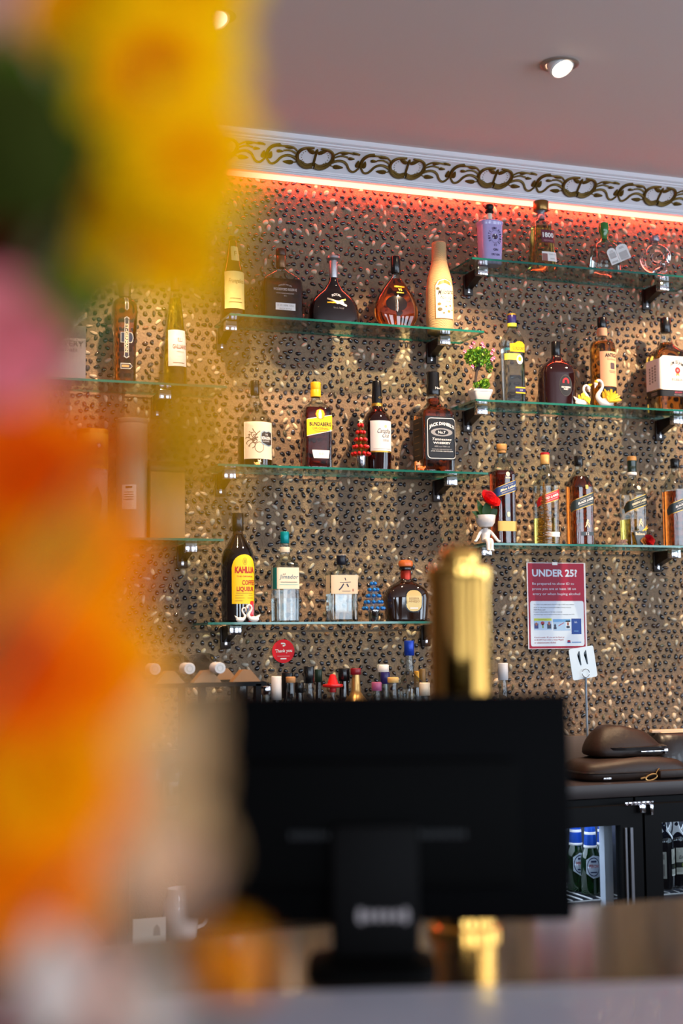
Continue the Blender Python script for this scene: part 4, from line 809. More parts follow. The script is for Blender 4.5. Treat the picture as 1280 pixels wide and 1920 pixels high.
def leafblade(q,base,tip,w_,mi=0,up=Vector((0,-1,.2)),sag=0.,n=6):
    base=Vector(base); tip=Vector(tip); d=tip-base; s_=d.cross(up).normalized(); nn=s_.cross(d).normalized(); rows=[]
    for i in range(n+1):
        t=i/n; c=base+d*t+nn*sag*math.sin(PI*t); ww=w_*math.sin(PI*min(1,t*.92+.06))**.8
        rows.append([q.verts.new(c-s_*ww+nn*ww*.25),q.verts.new(c),q.verts.new(c+s_*ww+nn*ww*.25)])
    for a,b_ in zip(rows,rows[1:]):
        for j in range(2): f=q.faces.new((a[j],a[j+1],b_[j+1],b_[j])); f.material_index=mi
rosered=mat('rose_red',(200,12,20),.45)
rose(t2,(.014,-.004,.062),.033,rosered,2,(R(50),R(15),0))
q=NB(); tube(q,[(0,0,-.006),(.004,0,.03),(.012,0,.05)],.0022,6); fin('stem',q,mat('stem_green',(60,90,40),.6),t2)
q=NB()
for b0,tp,w_ in (((0,0,.006),(-.034,-.012,.048),.015),((0,0,.004),(-.050,-.004,.022),.010),((.002,-.004,.006),(-.008,-.022,.052),.018),((.004,-.004,.006),(.034,-.020,.030),.015),((0,0,.01),(-.03,.0,.062),.008),((.0,-.002,.0),(-.038,-.01,.006),.009)): leafblade(q,b0,tp,w_)
fin('leaves',q,mat('rose_leaf',(40,74,36),.4,var=.3,bscale=15),t2)
# tinsel trees
def tinsel(name,label,u,vt,z,wpx,Yc,tinm,baubm=None,pot=True,potm=None,star=None,n=900,group='miniature tinsel trees'):
    p=P(u,(vt+1000)/2 if z==Z4 else vt+40,Yc); sc=depth(p)/FPX; H=P(u,vt,Yc).z-z; W=wpx/2*sc; t=thing(name,label,'tinsel tree',(p.x,Yc,z),0,group)
    z0=0.
    if pot:
        z0=.026*H/.09 if False else H*.27
        q=NB(); lathe(q,[(W*.34,0),(W*.36,.001),(W*.46,z0-.003),(W*.50,z0-.002),(W*.50,z0),(W*.42,z0)],24); fin('pot',q,potm or chrome,t)
    q=NB(); rr=random.Random(len(label)); tube(q,[(0,0,z0*.6),(0,0,H*.96)],.0015,6)
    for k in range(n):
        f_=rr.random()**.8; z1=z0+(H-z0)*(f_*.96)+.001; rad=W*(1-f_)*.98+.002; a=rr.uniform(0,6.283); d=Vector((math.cos(a),math.sin(a),rr.uniform(-.35,.15))); l=rad*rr.uniform(.75,1.05)
        c=Vector((0,0,z1)); s_=Vector((-math.sin(a),math.cos(a),rr.uniform(-1,1))).normalized()*.0007
        e=c+Vector((d.x*l,d.y*l,d.z*l*.6)); e.z=max(e.z,.001)
        v=[q.verts.new(c-s_),q.verts.new(c+s_),q.verts.new(e+s_*.6),q.verts.new(e-s_*.6)]; q.faces.new(v)
    fin('tinsel',q,tinm,t,False)
    if star:
        q=NB(); c=(0,-.002,H*.985); 
        for yy in (-.0015,.0015):
            pts=[(c[0]+(.010 if k%2==0 else .0042)*math.cos(PI/2+k*PI/5),c[1]+yy,c[2]+(.010 if k%2==0 else .0042)*math.sin(PI/2+k*PI/5)) for k in range(10)]
            q.faces.new([q.verts.new(v) for v in pts])
        q.verts.ensure_lookup_table()
        for k in range(10): q.faces.new((q.verts[k],q.verts[(k+1)%10],q.verts[10+(k+1)%10],q.verts[10+k]))
        fin('star',q,star,t,False)
    if baubm:
        nl=5
        for l_ in range(nl):
            f_=.06+.80*l_/(nl-1); zz=z0+(H-z0)*f_; rad=W*(1-f_*.88)*.84; m_=max(4,int(9*(1-f_)+3))
            for k in range(m_):
                a=2*PI*k/m_+l_*.6-.4; o=NB(); ell(o,(rad*math.cos(a),rad*math.sin(a),zz),(.0064,.0064,.0064),u=12,v=8); fin('bauble',o,baubm,t)
    return t
gtin=mat('tinsel_gold',(190,150,50),.35,metal=.7)
tinsel('tinsel_tree','tiny gold tinsel tree hung with red baubles in a silver pot',676,788,Z3,40,4.235,gtin,mat('bauble_red',(210,20,20),.15,metal=.4,coat=.6),potm=chrome,star=mat('star_white_gold',(240,226,180),.3,metal=.3),n=700)
tinsel('tinsel_tree','tiny silver tree hung with blue baubles in a silver pot on the lowest shelf',700,1086,Z5,48,4.245,mat('tinsel_silver',(206,206,212),.3,metal=.6),mat('bauble_blue',(30,120,200),.12,metal=.5,coat=.6),potm=chrome,n=500)
tinsel('tinsel_tree','plain gold bristle tree without pot in front of the red label whisky',1020,900,Z4,40,4.235,mat('bristle_gold',(170,124,40),.45,metal=.35),None,False,n=1500)
# little animal figurines
def animal(label,u,Yc,z,h,body,headc,flip=1,rest=None):
    p=P(u,860,Yc); t=thing('animal_figurine',label,'figurine',(p.x,Yc,z)); s=h/10; f=flip
    q=NB(); ell(q,(f*1.5*s,0,2.6*s),(3.6*s,2.2*s,2.5*s),u=16,v=10)
    for x in (-1.2,.6,3,4.2): tube(q,[(f*x*s,(-1 if x in (-1.2,3) else 1)*1.2*s,2*s),(f*x*s,(-1 if x in (-1.2,3) else 1)*1.3*s,0.05*s)],[1.0*s,.9*s],8)
    tube(q,[(f*4.4*s,0,2.8*s),(f*5.8*s,0,4.*s),(f*5.6*s,0,5.4*s)],[.9*s,.8*s,.3*s],8)
    fin('body',q,body,t)
    q=NB(); ell(q,(-f*1.6*s,-.3*s,6.2*s),(2.3*s,2.*s,2.1*s),u=16,v=10); tube(q,[(-f*1.2*s,-.2*s,3*s),(-f*1.6*s,-.2*s,6*s)],[1.7*s,1.4*s],10)
    for sx in (-1,1): tube(q,[(-f*1.6*s+sx*1.4*s,0,7.4*s),(-f*1.6*s+sx*1.9*s,0,9.6*s)],[.9*s,.15*s],6)
    ell(q,(-f*3.2*s,-1.2*s,5.6*s),(1.1*s,.9*s,.8*s),u=10,v=7); fin('head',q,headc,t)
animal('orange and white fox figurine at the foot of the large square whiskey bottle',786,4.222,Z3,.034,mat('fox_orange',(240,110,20),.4,coat=.3),mat('fox_head',(238,150,110),.4,coat=.3,var=.3,bscale=90))
animal('small peach and white animal figurine in front of the octopus labelled bottle',484,4.222,Z3,.022,mat('peach_figure',(246,180,100),.4,coat=.3),mat('cream_figure',(244,222,196),.4,coat=.3),-1)
# glass heap, plaque and rose head on the lower right shelf
p=P(1168,1010,4.225); t=thing('glass_beads','heap of faceted clear and pink glass beads at the foot of the green label whisky','ornament',(p.x,4.225,Z4))
q=NB(); rr=random.Random(4)
for k in range(34):
    g=bmesh.ops.create_icosphere(q,subdivisions=1,radius=.0045); h=rr.randrange(3); o_=Vector((rr.uniform(-.022,.022)*(1-.3*h),rr.uniform(-.012,.012),.0042+.006*h)); 
    for v in g['verts']: v.co+=o_
fin('beads',q,mat('bead_glass',(250,226,222),.02,trans=.9,ior=1.5),t,False)
p=P(1199,1000,4.222); t=thing('name_plaque','small dark lettered plaque with a gold sprig in front of the green capped whisky','plaque',(p.x,4.222,Z4))
q=NB(); box(q,-.024,.024,-.003,.003,0.0,.050,bev=.001)
for v in q.verts:
    if v.co.z<.025: v.co.x*=.45; v.co.z*=1
fin('board',q,mat('plaque_slate',(70,78,84),.4),t)
sheet('lettering',[('text','Believe',0,.040,.036,.010,0,0,{'bold':.02})],lambda a,z,o_:Vector((a,-.0036-o_,z)),[mat('ink_champagne',(226,214,180),.4)],t,0)
q=NB()
for pts in ([(.010,0,.048),(.020,0,.056),(.026,0,.066)],[(.016,0,.052),(.026,0,.056),(.034,0,.062)],[(.020,0,.046),(.026,0,.054),(.030,0,.070)]): tube(q,pts,[.0014,.0016,.0006],6)
fin('sprig',q,goldy,t)
p=P(1216,1010,4.215); t=thing('rose_head','small deep red rose head with a brown leaf lying on the shelf beside the plaque','flower',(p.x,4.220,Z4))
rose(t,(0,-.002,.0165),.0195,mat('rose_deepred',(150,6,16),.5),5,(R(70),0,0)); q=NB(); leafblade(q,(-.004,0,.014),(-.032,-.004,.016),.013); fin('leaf',q,mat('leaf_brown',(130,80,30),.5),t)
# ============================================================ NOTICES
X0,X1,ZT,ZB=2.2455,2.4635,1.755,1.462; PW,PH=X1-X0,ZT-ZB
pf=lambda a,c,off:Vector((X0+a*PW,WALL-.0095-off,ZB+c*PH))
t=thing('age_notice','red and white laminated notice asking under 25s to show ID, taped to the pebble wall','notice',(0,0,0))
q=NB(); box(q,X0-.004,X1+.006,WALL-.0094,WALL-.0078,ZB-.002,ZT+.002); fin('laminate',q,mat('laminate',(214,206,214),.2),t)
crim=mat('notice_crimson',(150,14,50),.45,spec=.3); wh2=mat('notice_white',(206,216,234),.45,spec=.3); gy=mat('notice_ink',(70,70,80),.5)
it=[('poly',rect(.5,.5,.5,.5),0,0),('poly',rrect(.505,.29,.475,.265,.03),1,.0003),('text','UNDER 25?',.475,.885,.80,.088,1,.0004,{'bold':.03}),
 ('text','Be prepared to show ID to',.445,.755,.74,.036,1,.0004),('text','prove you are at least 18 on',.46,.695,.77,.036,1,.0004),('text','entry or when buying alcohol',.50,.635,.84,.036,1,.0004)]
for k,(s_,w_) in enumerate((('The ONLY acceptable forms of proof of age in NSW are a current:',.72),('Driver or rider licence or permit (Australian or foreign country)',.66),('NSW Photo card',.2),('Passport (Australian or foreign country)',.5),('A proof of age card issued by another state or territory excl WA',.72))): it.append(('text',s_,.09+w_/2,(.512,.477,.452,.425,.396)[k],w_,.015,2,.0006,{'bold':.01}))
it+=[('poly',rect(.245,.245+.03,.155,.060),3,.0006),('poly',rect(.245,.337,.155,.014),4,.0008),('text','LICENCE',.24,.337,.14,.010,2,.001),('poly',rect(.13,.262,.035,.030),5,.0008),('poly',disc(.13,.285,.022,.018),6,.001),('poly',disc(.24,.295,.032,.022),7,.0008),('poly',rect(.245,.262,.012,.025),8,.0008),('poly',rect(.355,.258,.036,.028),9,.0008),('poly',disc(.355,.293,.022,.022),6,.001),
 ('poly',rect(.58,.275,.155,.068),3,.0006),('poly',rect(.58,.325,.155,.016),10,.0008),('poly',disc(.46,.262,.02,.022),9,.0008),('poly',rect(.46,.236,.026,.012),9,.0009),('poly',rect(.69,.275,.04,.048),1,.0008),('poly',disc(.69,.286,.020,.020),6,.001),('poly',rect(.69,.248,.030,.014),9,.001)]+[('poly',q_,7,.001) for q_ in line2([(.52,.262),(.62,.30)],.008)]
it+=[('poly',rect(.84,.255,.088,.092),11,.0006),('text','AA',.83,.305,.05,.025,1,.0008),('poly',rect(.835,.20,.04,.004),10,.0008),('text','If you\'re under 18, you can be fined up',.355,.128,.53,.022,0,.0006,{'bold':.01,'shear':.15}),('text','to $5,500 if you enter a venue illegally',.35,.098,.52,.022,0,.0006,{'bold':.01,'shear':.15}),('text','or obtain/consume alcohol',.28,.068,.38,.022,0,.0006,{'bold':.01,'shear':.15}),
 ('poly',disc(.70,.082,.03,.014),0,.0006),('poly',rect(.70,.066,.03,.006),11,.0007),('poly',rect(.835,.068,.085,.006),12,.0006)]
sheet('print',it,pf,[crim,wh2,gy,mat('notice_paleblue',(150,178,214),.3),mat('notice_lime',(196,206,20),.4),mat('notice_deepblue',(40,40,110),.4),mat('notice_skin',(150,90,80),.5),mat('notice_redmark',(160,40,50),.5),mat('notice_leaf',(120,140,60),.5),mat('notice_navy',(20,26,60),.4),mat('notice_sky',(96,150,206),.4),mat('notice_blue',(24,60,140),.4,spec=.3),mat('notice_ltblue',(90,130,190),.5)],t,0)
q=NB(); box(q,X0+.094,X0+.114,WALL-.0115,WALL-.010,ZT-.006,ZT+.004); fin('tape',q,mat('tape_white',(236,232,230),.3),t)
p=P(531,1221,WALL-.009); sc=depth(p)/FPX; r=22*sc; t=thing('thank_you_sticker','round red sticker reading Thank you on the pebble wall below the lowest shelf','sticker',(p.x,WALL-.0085,p.z))
q=NB(); g=[q.verts.new((r*math.cos(a),y_,r*math.sin(a))) for y_ in (0,-.001) for a in [2*PI*k/40 for k in range(40)]]
q.faces.new(g[:40]); q.faces.new(g[40:][::-1])
for k in range(40): q.faces.new((g[k],g[(k+1)%40],g[40+(k+1)%40],g[40+k]))
fin('disc',q,mat('sticker_red',(206,22,34),.5,spec=.2),t)
it=[('text','Thank you',.0005,.000,r*1.5,r*.36,0,0,{'bold':.015,'k':.03}),('poly',rect(0,-r*.42,r*.55,r*.03),1,0),('poly',rect(0,-r*.64,r*.26,r*.05),0,0)]+[('poly',q_,0,0) for q_ in line2([(-r*.22,r*.66),(r*.06,r*.66),(r*.16,r*.56),(r*.08,r*.46),(-r*.06,r*.46)],r*.12)]
sheet('lettering',it,lambda a,z,o_:Vector((a,-.0016-o_,z)),[inkw,mat('sticker_pink',(230,120,120),.4)],t,0)
# ============================================================ BACK BENCH
BT=1.066; BF=3.75
wood=mat('bench_darkwood',(46,37,36),.42,var=.35,bscale=8); blackm=mat('fridge_black',(6,6,8),.5,spec=.15)
t=thing('back_bench','long dark timber back bench running under the pebble wall','counter',(0,0,0))
q=NB(); box(q,-1.2,4.4,BF,WALL-.002,BT-.041,BT,bev=.003); fin('worktop',q,wood,t)
q=NB(); box(q,-1.2,4.4,WALL-.030,WALL-.002,BT,1.163,bev=.002); fin('upstand',q,mat('upstand_timber',(92,78,68),.6,var=.2,bscale=12),t)
q=NB(); box(q,-1.2,4.4,BF+.10,BF+.13,.0,.10); fin('kickboard',q,blackm,t)
for x in (-1.18,.72,4.36): q=NB(); box(q,x,x+.03,BF+.05,WALL-.01,.0,BT-.042); fin('side_panel',q,blackm,t)
q=NB(); box(q,-1.15,.72,BF+.08,WALL-.02,.66,.68); fin('lower_shelf',q,mat('shelf_grey',(120,108,96),.5),t)
RACKZ=P(1100,1676,3.87).z
# fridges ----------------------------------------------------------------------
def fridge(x0,x1,label,bx):
    t=thing('bar_fridge',label,'fridge',(x0,BF,.1),0,'under bench bar fridges'); W=x1-x0; H=BT-.045-.1
    q=NB(); box(q,0,W,.02,.56,H-.075,H); box(q,0,.02,.02,.56,0,H-.075); box(q,W-.02,W,.02,.56,0,H-.075); box(q,.02,W-.02,.54,.56,0,H-.075); box(q,.02,W-.02,.02,.54,0,.03); fin('cabinet',q,blackm,t)
    q=NB(); box(q,.02,.022,.05,.535,.03,H-.08); box(q,W-.022,W-.02,.05,.535,.03,H-.08); box(q,.022,W-.022,.53,.538,.03,H-.08); fin('liner',q,mat('fridge_liner',(44,46,54),.4),t)
    q=NB(); box(q,.022,W-.022,.06,.52,H-.084,H-.078); fin('lamp',q,mat('fridge_lamp',(200,220,255),.5,emis=(.7,.82,1.),es=5),t)
    q=NB(); box(q,W-.101,W-.074,.02,.05,.03,H-.075); fin('liner_edge',q,mat('liner_white',(214,220,232),.4),t)
    for zz in (RACKZ-.0035-.1,.20):
        q=NB()
        for k in range(22): tube(q,[(.03+(W-.06)*k/21,.05,zz),(.03+(W-.06)*k/21,.52,zz)],.0022,5)
        for yy in (.05,.28,.52): tube(q,[(.023,yy,zz-.003),(W-.023,yy,zz-.003)],.003,5)
        fin('wire_rack',q,mat('rack_white',(226,222,220),.35),t)
    q=NB(); f_=.058; g_=.074; box(q,0,W,-.030,.0,H-.072,H-.016); box(q,0,W,-.03,0,0,.05); box(q,0,f_,-.03,0,.05,H-.072); box(q,W-g_,W,-.03,0,.05,H-.072); d=fin('door_frame',q,blackm,t)
    q=NB(); box(q,f_,W-g_,-.018,-.014,.05,H-.072); fin('door_glass',q,thin('fridge_glass',(232,236,238),gain=.5),d)
    q=NB(); box(q,W-.062,W-.056,-.036,-.030,.03,H-.08); box(q,W-.046,W-.037,-.038,-.030,.03,H-.08); fin('handle',q,mat('door_strip',(150,152,160),.3,metal=.8),d)
    return t
FR=[(.76,1.51,'left black bar fridge under the bench, hidden behind the monitor'),(1.515,2.262,'glass fronted black bar fridge holding the green beer bottles with blue neck foil'),(2.27,3.02,'glass fronted black bar fridge at the right, holding dark wine bottles'),(3.03,3.78,'farthest right black bar fridge, outside the frame edge')]
for a,c,l in FR[1:3]: fridge(a,c,l,0)
t=thing('door_hinge','silver hinge and bracket between the two bar fridges under the bench edge','hinge',(2.245,BF-.034,1.005))
q=NB(); box(q,-.045,.05,-.006,0,0,.010,bev=.001); box(q,.0,.02,-.012,0,-.022,0.0,bev=.001); box(q,.036,.046,-.012,0,-.03,0,bev=.001)
for k in range(6): tube(q,[(-.04+k*.015,-.008,.001),(-.034+k*.015,-.008,.009)],.002,6)
fin('plate',q,chrome,t)
greeng=mat('beer_green_glass',(20,60,26),.05,trans=.6,coat=1); RACK=P(1100,1676,3.87).z
def beer(x,y,label,rz=0):
    t=thing('beer_bottle',label,'bottle',(x,y,RACK),rz,'green beer bottles in the fridge')
    q=NB(); lathe(q,[(.027,0),(.030,.003),(.0305,.095),(.0295,.108),(.025,.122),(.0192,.136),(.0150,.16),(.0135,.20)],28); fin('body',q,greeng,t)
    q=NB(); lathe(q,[(.0175,.139),(.0198,.141),(.0170,.180),(.0150,.205),(.010,.208)],24); f=fin('neck_foil',q,mat('foil_blue',(24,74,170),.3,metal=.3),t)
    q=NB(); lathe(q,[(.0198,.138),(.0204,.140),(.0198,.145),(.0188,.146)],24,caps=False); fin('foil_edge',q,papw,f)
    q=NB(); lathe(q,[(.0173,.177),(.0175,.179),(.0170,.185)],24,caps=False); fin('foil_top',q,papw,f)
    cyl=lambda w_,z,off:Vector(((.0305+off)*math.sin(w_/.0305),-(.0305+off)*math.cos(w_/.0305),z))
    sheet('label',[('poly',[(-.004,.050),(.018,.054),(.030,.084),(.018,.114),(-.004,.118),(-.024,.104),(-.024,.064)],0,.0008),('poly',disc(-.002,.084,.020,.028),1,.0012),('poly',disc(-.002,.084,.0175,.025),0,.0015),('text','PERONI',-.001,.086,.028,.010,2,.0019,{'bold':.02}),('poly',rect(-.002,.068,.010,.002),1,.0018),('poly',rect(-.002,.100,.008,.003),1,.0018)],cyl,[mat('beer_label',(196,204,216),.4),mat('beer_ink_navy',(30,40,80),.4),mat('beer_ink_red',(170,50,50),.4)],t)
    sheet('back_label',[('poly',rect(.060,.084,.017,.038),0,.0008),('poly',rect(.060,.066,.012,.013),1,.0012)]+[('poly',rect(.060,.114-.005*k,.012,.0008),1,.0012) for k in range(6)],cyl,[mat('beer_label'),mat('beer_ink_slate',(90,96,130),.5)],t)
for u_,y,rz,l in ((1080,3.93,0,'green beer bottle with blue neck foil, farthest left, partly behind the monitor edge'),(1107,3.865,-.15,'frontmost green beer bottle with blue neck foil in the middle of the three'),(1132,3.90,-1.4,'green beer bottle turned to show its barcode label, nearest the white fridge side')): beer(P(u_,1620,y).x,y,l,rz)
def wine(x,y,label,rz=0):
    t=thing('wine_bottle',label,'bottle',(x,y,RACK-.0),rz,'dark wine bottles in the right fridge')
    q=NB(); lathe(q,[(.030,0),(.034,.004),(.0345,.14),(.032,.158),(.020,.175),(.0145,.19),(.0135,.26)],28); fin('body',q,mat('wine_dark_glass',(10,12,22),.05,coat=1),t)
    q=NB(); lathe(q,[(.0143,.200),(.0148,.202),(.0143,.262),(.010,.265)],24); fin('foil',q,mat('wine_foil',(70,66,40),.3,metal=.6,bump=.5,bscale=80),t)
    cyl=lambda w_,z,off:Vector(((.0345+off)*math.sin(w_/.0345),-(.0345+off)*math.cos(w_/.0345),z))
    sheet('label',[('poly',rect(.0,.100,.022,.022),0,.0008),('text','Estate',.002,.094,.030,.010,1,.0012,{'shear':.3}),('poly',rect(0,.070,.022,.008),2,.0006),('text','LE',.004,.070,.016,.010,3,.0012),('poly',rect(0,.052,.022,.010),0,.0008),('text','No',.008,.052,.012,.007,1,.0012)],cyl,[mat('wine_label',(206,200,186),.4),ink,mat('wine_band',(24,26,18),.4),mat('ink_lime',(150,170,50),.4)],t)
    sheet('back_label',[('poly',rect(-.052,.075,.012,.040),0,.0008),('poly',rect(-.052,.100,.006,.008),1,.0012),('poly',rect(-.052,.060,.006,.018),1,.0012)],cyl,[mat('wine_label'),mat('ink_grey')],t)
for u_,y,rz,l in ((1243,3.86,.9,'dark wine bottle turned to its narrow back label, leftmost in the right fridge'),(1266,3.88,.15,'dark wine bottle with a cream and black banded label in the right fridge'),(1292,3.90,.1,'dark wine bottle at the frame edge in the right fridge')): wine(P(u_,1620,y).x,y,l,rz)
# ---- bottles standing on the bench (only their tops show above the monitor)
def benchbottle(label,u,vt,hw,capv,capm,glass,bodyhw,kind=0,Yc=4.15,extra=None,capname='cap',cork=None):
    b=Bottle('bottle',label,u,vt+30,BT,[(vt+capv,hw*.72),(vt+capv+12,hw*.8),(vt+capv+34,hw*.95),(vt+capv+52,bodyhw),(vt+capv+66,bodyhw*1.04),(None,bodyhw)],glass,Yc=Yc,group='bottles on the back bench',n=28,cut=1)
    b.cap(vt,vt+capv,hw,capm,name=capname)
    return b
cork_m=mat('cork',(186,132,80),.6,var=.2,bscale=60)
smoke=thin('bench_clear_glass',(225,228,226))
BB=[('bench bottle with a black capsule, next to the wine rack',452,1271,12,44,blackcap,dkb,26,4.14),
('bench bottle with black cap and yellow collar',487,1277,9,24,blackcap,dkb,22,4.26),
('bench bottle with a silver screw cap',499,1286,10,16,chrome,smoke,22,4.05),
('bench bottle with a tall white capsule below the thank you sticker',518,1268,9.5,44,papw,dkb,24,4.12),
('bench bottle with black capsule and gold top, behind the corked one',539,1261,11,48,blackcap,dkb,26,4.26),
('small clear bench bottle with a tan cork',545,1269,9,11,cork_m,smoke,24,4.04),
('bench bottle with a short black cap and yellow ring, right of the corked one',561,1279,9,20,blackcap,dkb,22,4.20),
('clear bench bottle with wide black neck sleeve and maroon top',579,1249,10,32,blackcap,smoke,30,4.08),
('dark bench bottle with a green and black capsule',597,1255,7,24,mat('capsule_green_black',(24,44,34),.3),dkb,22,4.26),
('black capped dark bench bottle right of the red hat bottle',645,1253,11,24,blackcap,dkb,28,4.15),
('gold necked bench bottle with a dark red top',667,1253,10,12,mat('cap_darkred',(120,16,30),.35),mat('gold_neck',(190,150,90),.3,metal=.7),24,4.12),
('bench bottle with a small pink and white cap',706,1279,9.5,16,mat('cap_mauve',(160,80,120),.4),smoke,22,4.04),
('clear bench bottle with a flat white cap, tallest of the right cluster',718,1246,11,14,papw,smoke,26,4.26),
('bench bottle with a navy cap and gold ring',722,1260,9,22,mat('cap_navy'),smoke,24,4.16),
('clear bench bottle with a pale wood stopper',737,1270,10.5,10,mat('stopper_pale',(212,170,100),.5),smoke,25,4.06),
('tall clear bench bottle with a bright blue cap',767,1201,9.5,28,mat('cap_blue',(20,60,170),.3,metal=.3),smoke,28,4.12),
('bench bottle with a narrow gold capsule left of the gold column',781,1258,5.5,30,mat('capsule_gold',(190,140,50),.35,metal=.6),dkb,20,4.26),
('bench bottle with an olive brown capsule touching the gold column',792,1254,6,36,mat('capsule_olive',(110,84,40),.4),dkb,20,4.22),
('bench bottle with a squat cream cap in front of the gold capsuled one',796,1280,10,24,cream,smoke,22,4.02),
('bench bottle with a long white screw cap, right of the gold column',943,1243,9.5,32,mat('cap_frost',(206,206,210),.35),smoke,24,4.15)]
for l,u,vt,hw,cv,cm,gl,bh,yy in BB: b=benchbottle(l,u,vt,hw,cv,cm,gl,bh,0,yy)
b=benchbottle('clear bench bottle wearing a red plastic sombrero cap',624,1290,6,8,red,smoke,24,0,4.10)
b.lathe('sombrero',[(1264,2),(1265,5),(1272,7.5),(1282,10.5),(1283,19),(1286,19.5),(1288,18.5),(1290,9)],mat('sombrero_red',(206,22,20),.35,coat=.4))
# ---- wine rack
t=thing('wine_rack','low black wine rack with timber cradles at the left of the back bench','wine rack',(0,0,0))
z0=P(385,1283,4.05).z
q=NB(); box(q,.62,1.19,3.99,4.02,z0-.006,z0+.006); box(q,.62,1.19,4.24,4.27,z0-.006,z0+.006)
for x in (.64,1.00,1.165): box(q,x-.008,x+.008,3.99,4.02,BT,z0); box(q,x-.008,x+.008,4.24,4.27,BT,z0)
fin('frame',q,blackm,t)
for cx_ in (.80,.905,1.012,1.128):
    for yy in (3.985,4.235):
        q=NB(); vs=[q.verts.new((cx_+dx,yy+dy,z0+.007+dz)) for dy in (0,.04) for dx,dz in ((-.042,0),(.042,0),(.012,.034),(-.012,.034))]
        q.faces.new(vs[:4][::-1]); q.faces.new(vs[4:])
        for k in range(4): q.faces.new((vs[k],vs[(k+1)%4],vs[4+(k+1)%4],vs[4+k]))
        fin('cradle',q,mat('cradle_timber',(150,108,66),.5,var=.25,bscale=20),t,False)
for i,(u,l) in enumerate(((385,'wine bottle lying in the rack with white capped neck forward, rightmost'),(330,'wine bottle lying in the rack with white capped neck forward, middle one'),(268,'wine bottle lying in the rack, leftmost, blurred behind the cream petals'))):
    pc=P(u,1246,4.1); r=.0415; z=z0+.007+r
    t=thing('lying_wine_bottle',l,'bottle',(pc.x,4.07,z),0,'wine bottles lying in the rack')
    q=NB(); lathe(q,[(.030,-.2),(.040,-.195),(r,-.19),(r,-.02),(.039,0.),(.030,.020),(.017,.045),(.0145,.06),(.0145,.135)],32)
    for v in q.verts: v.co=Vector((v.co.x,-v.co.z,v.co.y))
    fin('body',q,dkb,t)
    q=NB(); lathe(q,[(.0155,.075),(.0162,.078),(.0162,.138),(.0150,.140)],28)
    for v in q.verts: v.co=Vector((v.co.x,-v.co.z,v.co.y))
    c=fin('capsule',q,mat('capsule_white',(214,216,220),.35),t)
    sheet('capsule_mark',[('poly',q_,0,0) for q_ in line2([(.0085*math.cos(R(a)),.0085*math.sin(R(a))) for a in range(0,361,30)],.0012)],lambda a,z_,o_:Vector((a,-.1406,z_)),[mat('mark_green',(150,170,160),.4)],c,0)
# ---- glasses upside down on the bench
def wineglass(x,y,label):
    t=thing('wine_glass',label,'glass',(x,y,BT),0,'upturned wine glasses')
    q=NB(); lathe(q,[(.030,0),(.036,.03),(.038,.055),(.032,.080),(.012,.094),(.004,.100),(.0035,.150),(.004,.165),(.030,.1705),(.034,.1715),(.034,.173),(.003,.174)],36,caps=False); fin('body',q,thin('wine_glass_glass',(240,240,240),gain=1.3),t)
wineglass(.840,3.95,'upturned wine glass on the bench seen through the cream petals, left one'); wineglass(.925,3.99,'upturned wine glass on the bench, right one, beside the monitor')
# items on the lower shelf at left
t=thing('white_card','small white folded card on the low shelf, glimpsed below the cream petals','card',(P(280,1740,3.86).x,3.86,.68)); q=NB(); box(q,-.045,.045,-.001,.001,0,P(280,1722,3.86).z-.68); fin('sheet',q,mat('card_white',(220,210,196),.5),t)
sheet('drawing',[('poly',[(.01,.03),(.03,.03),(.028,.05),(.02,.06),(.012,.05)],0,0)],lambda a,z,o_:Vector((a,-.0016,z)),[inkgr],t,0)
t=thing('white_jug','white rounded jug on the low shelf left of the monitor stand','jug',(P(338,1740,3.92).x,3.92,.68)); q=NB(); lathe(q,[(.035,0),(.045,.01),(.05,.06),(.046,.10),(.036,.125),(.037,.14),(.034,.14),(.033,.125),(.0,.12)],32); fin('body',q,china,t); q=NB(); tube(q,smooth_path([(.045,0,.03),(.075,0,.04),(.075,0,.09),(.040,0,.11)]),.005,8); fin('handle',q,china,t)
# ---- table number
c4=[P(u,v,4.03) for u,v in ((1065,1218),(1110,1210),(1121,1268),(1074,1276))]   # TL TR BR BL
ctr=(c4[0]+c4[1]+c4[2]+c4[3])/4; ex=((c4[1]-c4[0])+(c4[2]-c4[3])).normalized(); wd=((c4[1]-c4[0]).length+(c4[2]-c4[3]).length)/2; hg=((c4[0]-c4[3]).length+(c4[1]-c4[2]).length)/2
ez=Vector((-ex.z,0,ex.x)); pole0=P(1102,1420,4.05); base=Vector((pole0.x,4.05,BT))
t=thing('table_number','white plate numbered 11 on a thin metal stand behind the leather bag','table sign',base)
q=NB(); pts=rrect(0,0,wd/2,hg/2,.007); f3=lambda a,z,y_:(ctr+ex*a+ez*z+Vector((0,y_,0))-base)
A_=[q.verts.new(f3(a,z,-.0012)) for a,z in pts]; B_=[q.verts.new(f3(a,z,.0012)) for a,z in pts]; q.faces.new(A_); q.faces.new(B_[::-1])
for k in range(len(pts)): q.faces.new((A_[k],A_[(k+1)%len(pts)],B_[(k+1)%len(pts)],B_[k]))
o=fin('plate',q,mat('plate_white',(206,222,232),.3),t)
one=lambda c:('poly',[(c+.0035,-hg*.06),(c+.0035,hg*.39),(c+.0005,hg*.39),(c-.0062,hg*.30),(c-.0062,hg*.24),(c-.0005,hg*.29),(c-.0005,-hg*.06)],0,0)
sheet('number',[one(-.0105),one(.0135)],lambda a,z,o_:f3(a,z,-.0018),[mat('ink_steel',(44,60,72),.4)],o,0)
cp=P(1097,1262,4.025)-base
q=NB(); tube(q,[cp+Vector((.0130*math.cos(a),-.003,.0130*math.sin(a))) for a in [2*PI*k/24 for k in range(24)]],.0011,6,closed=True); fin('ring_clip',q,chrome,t)
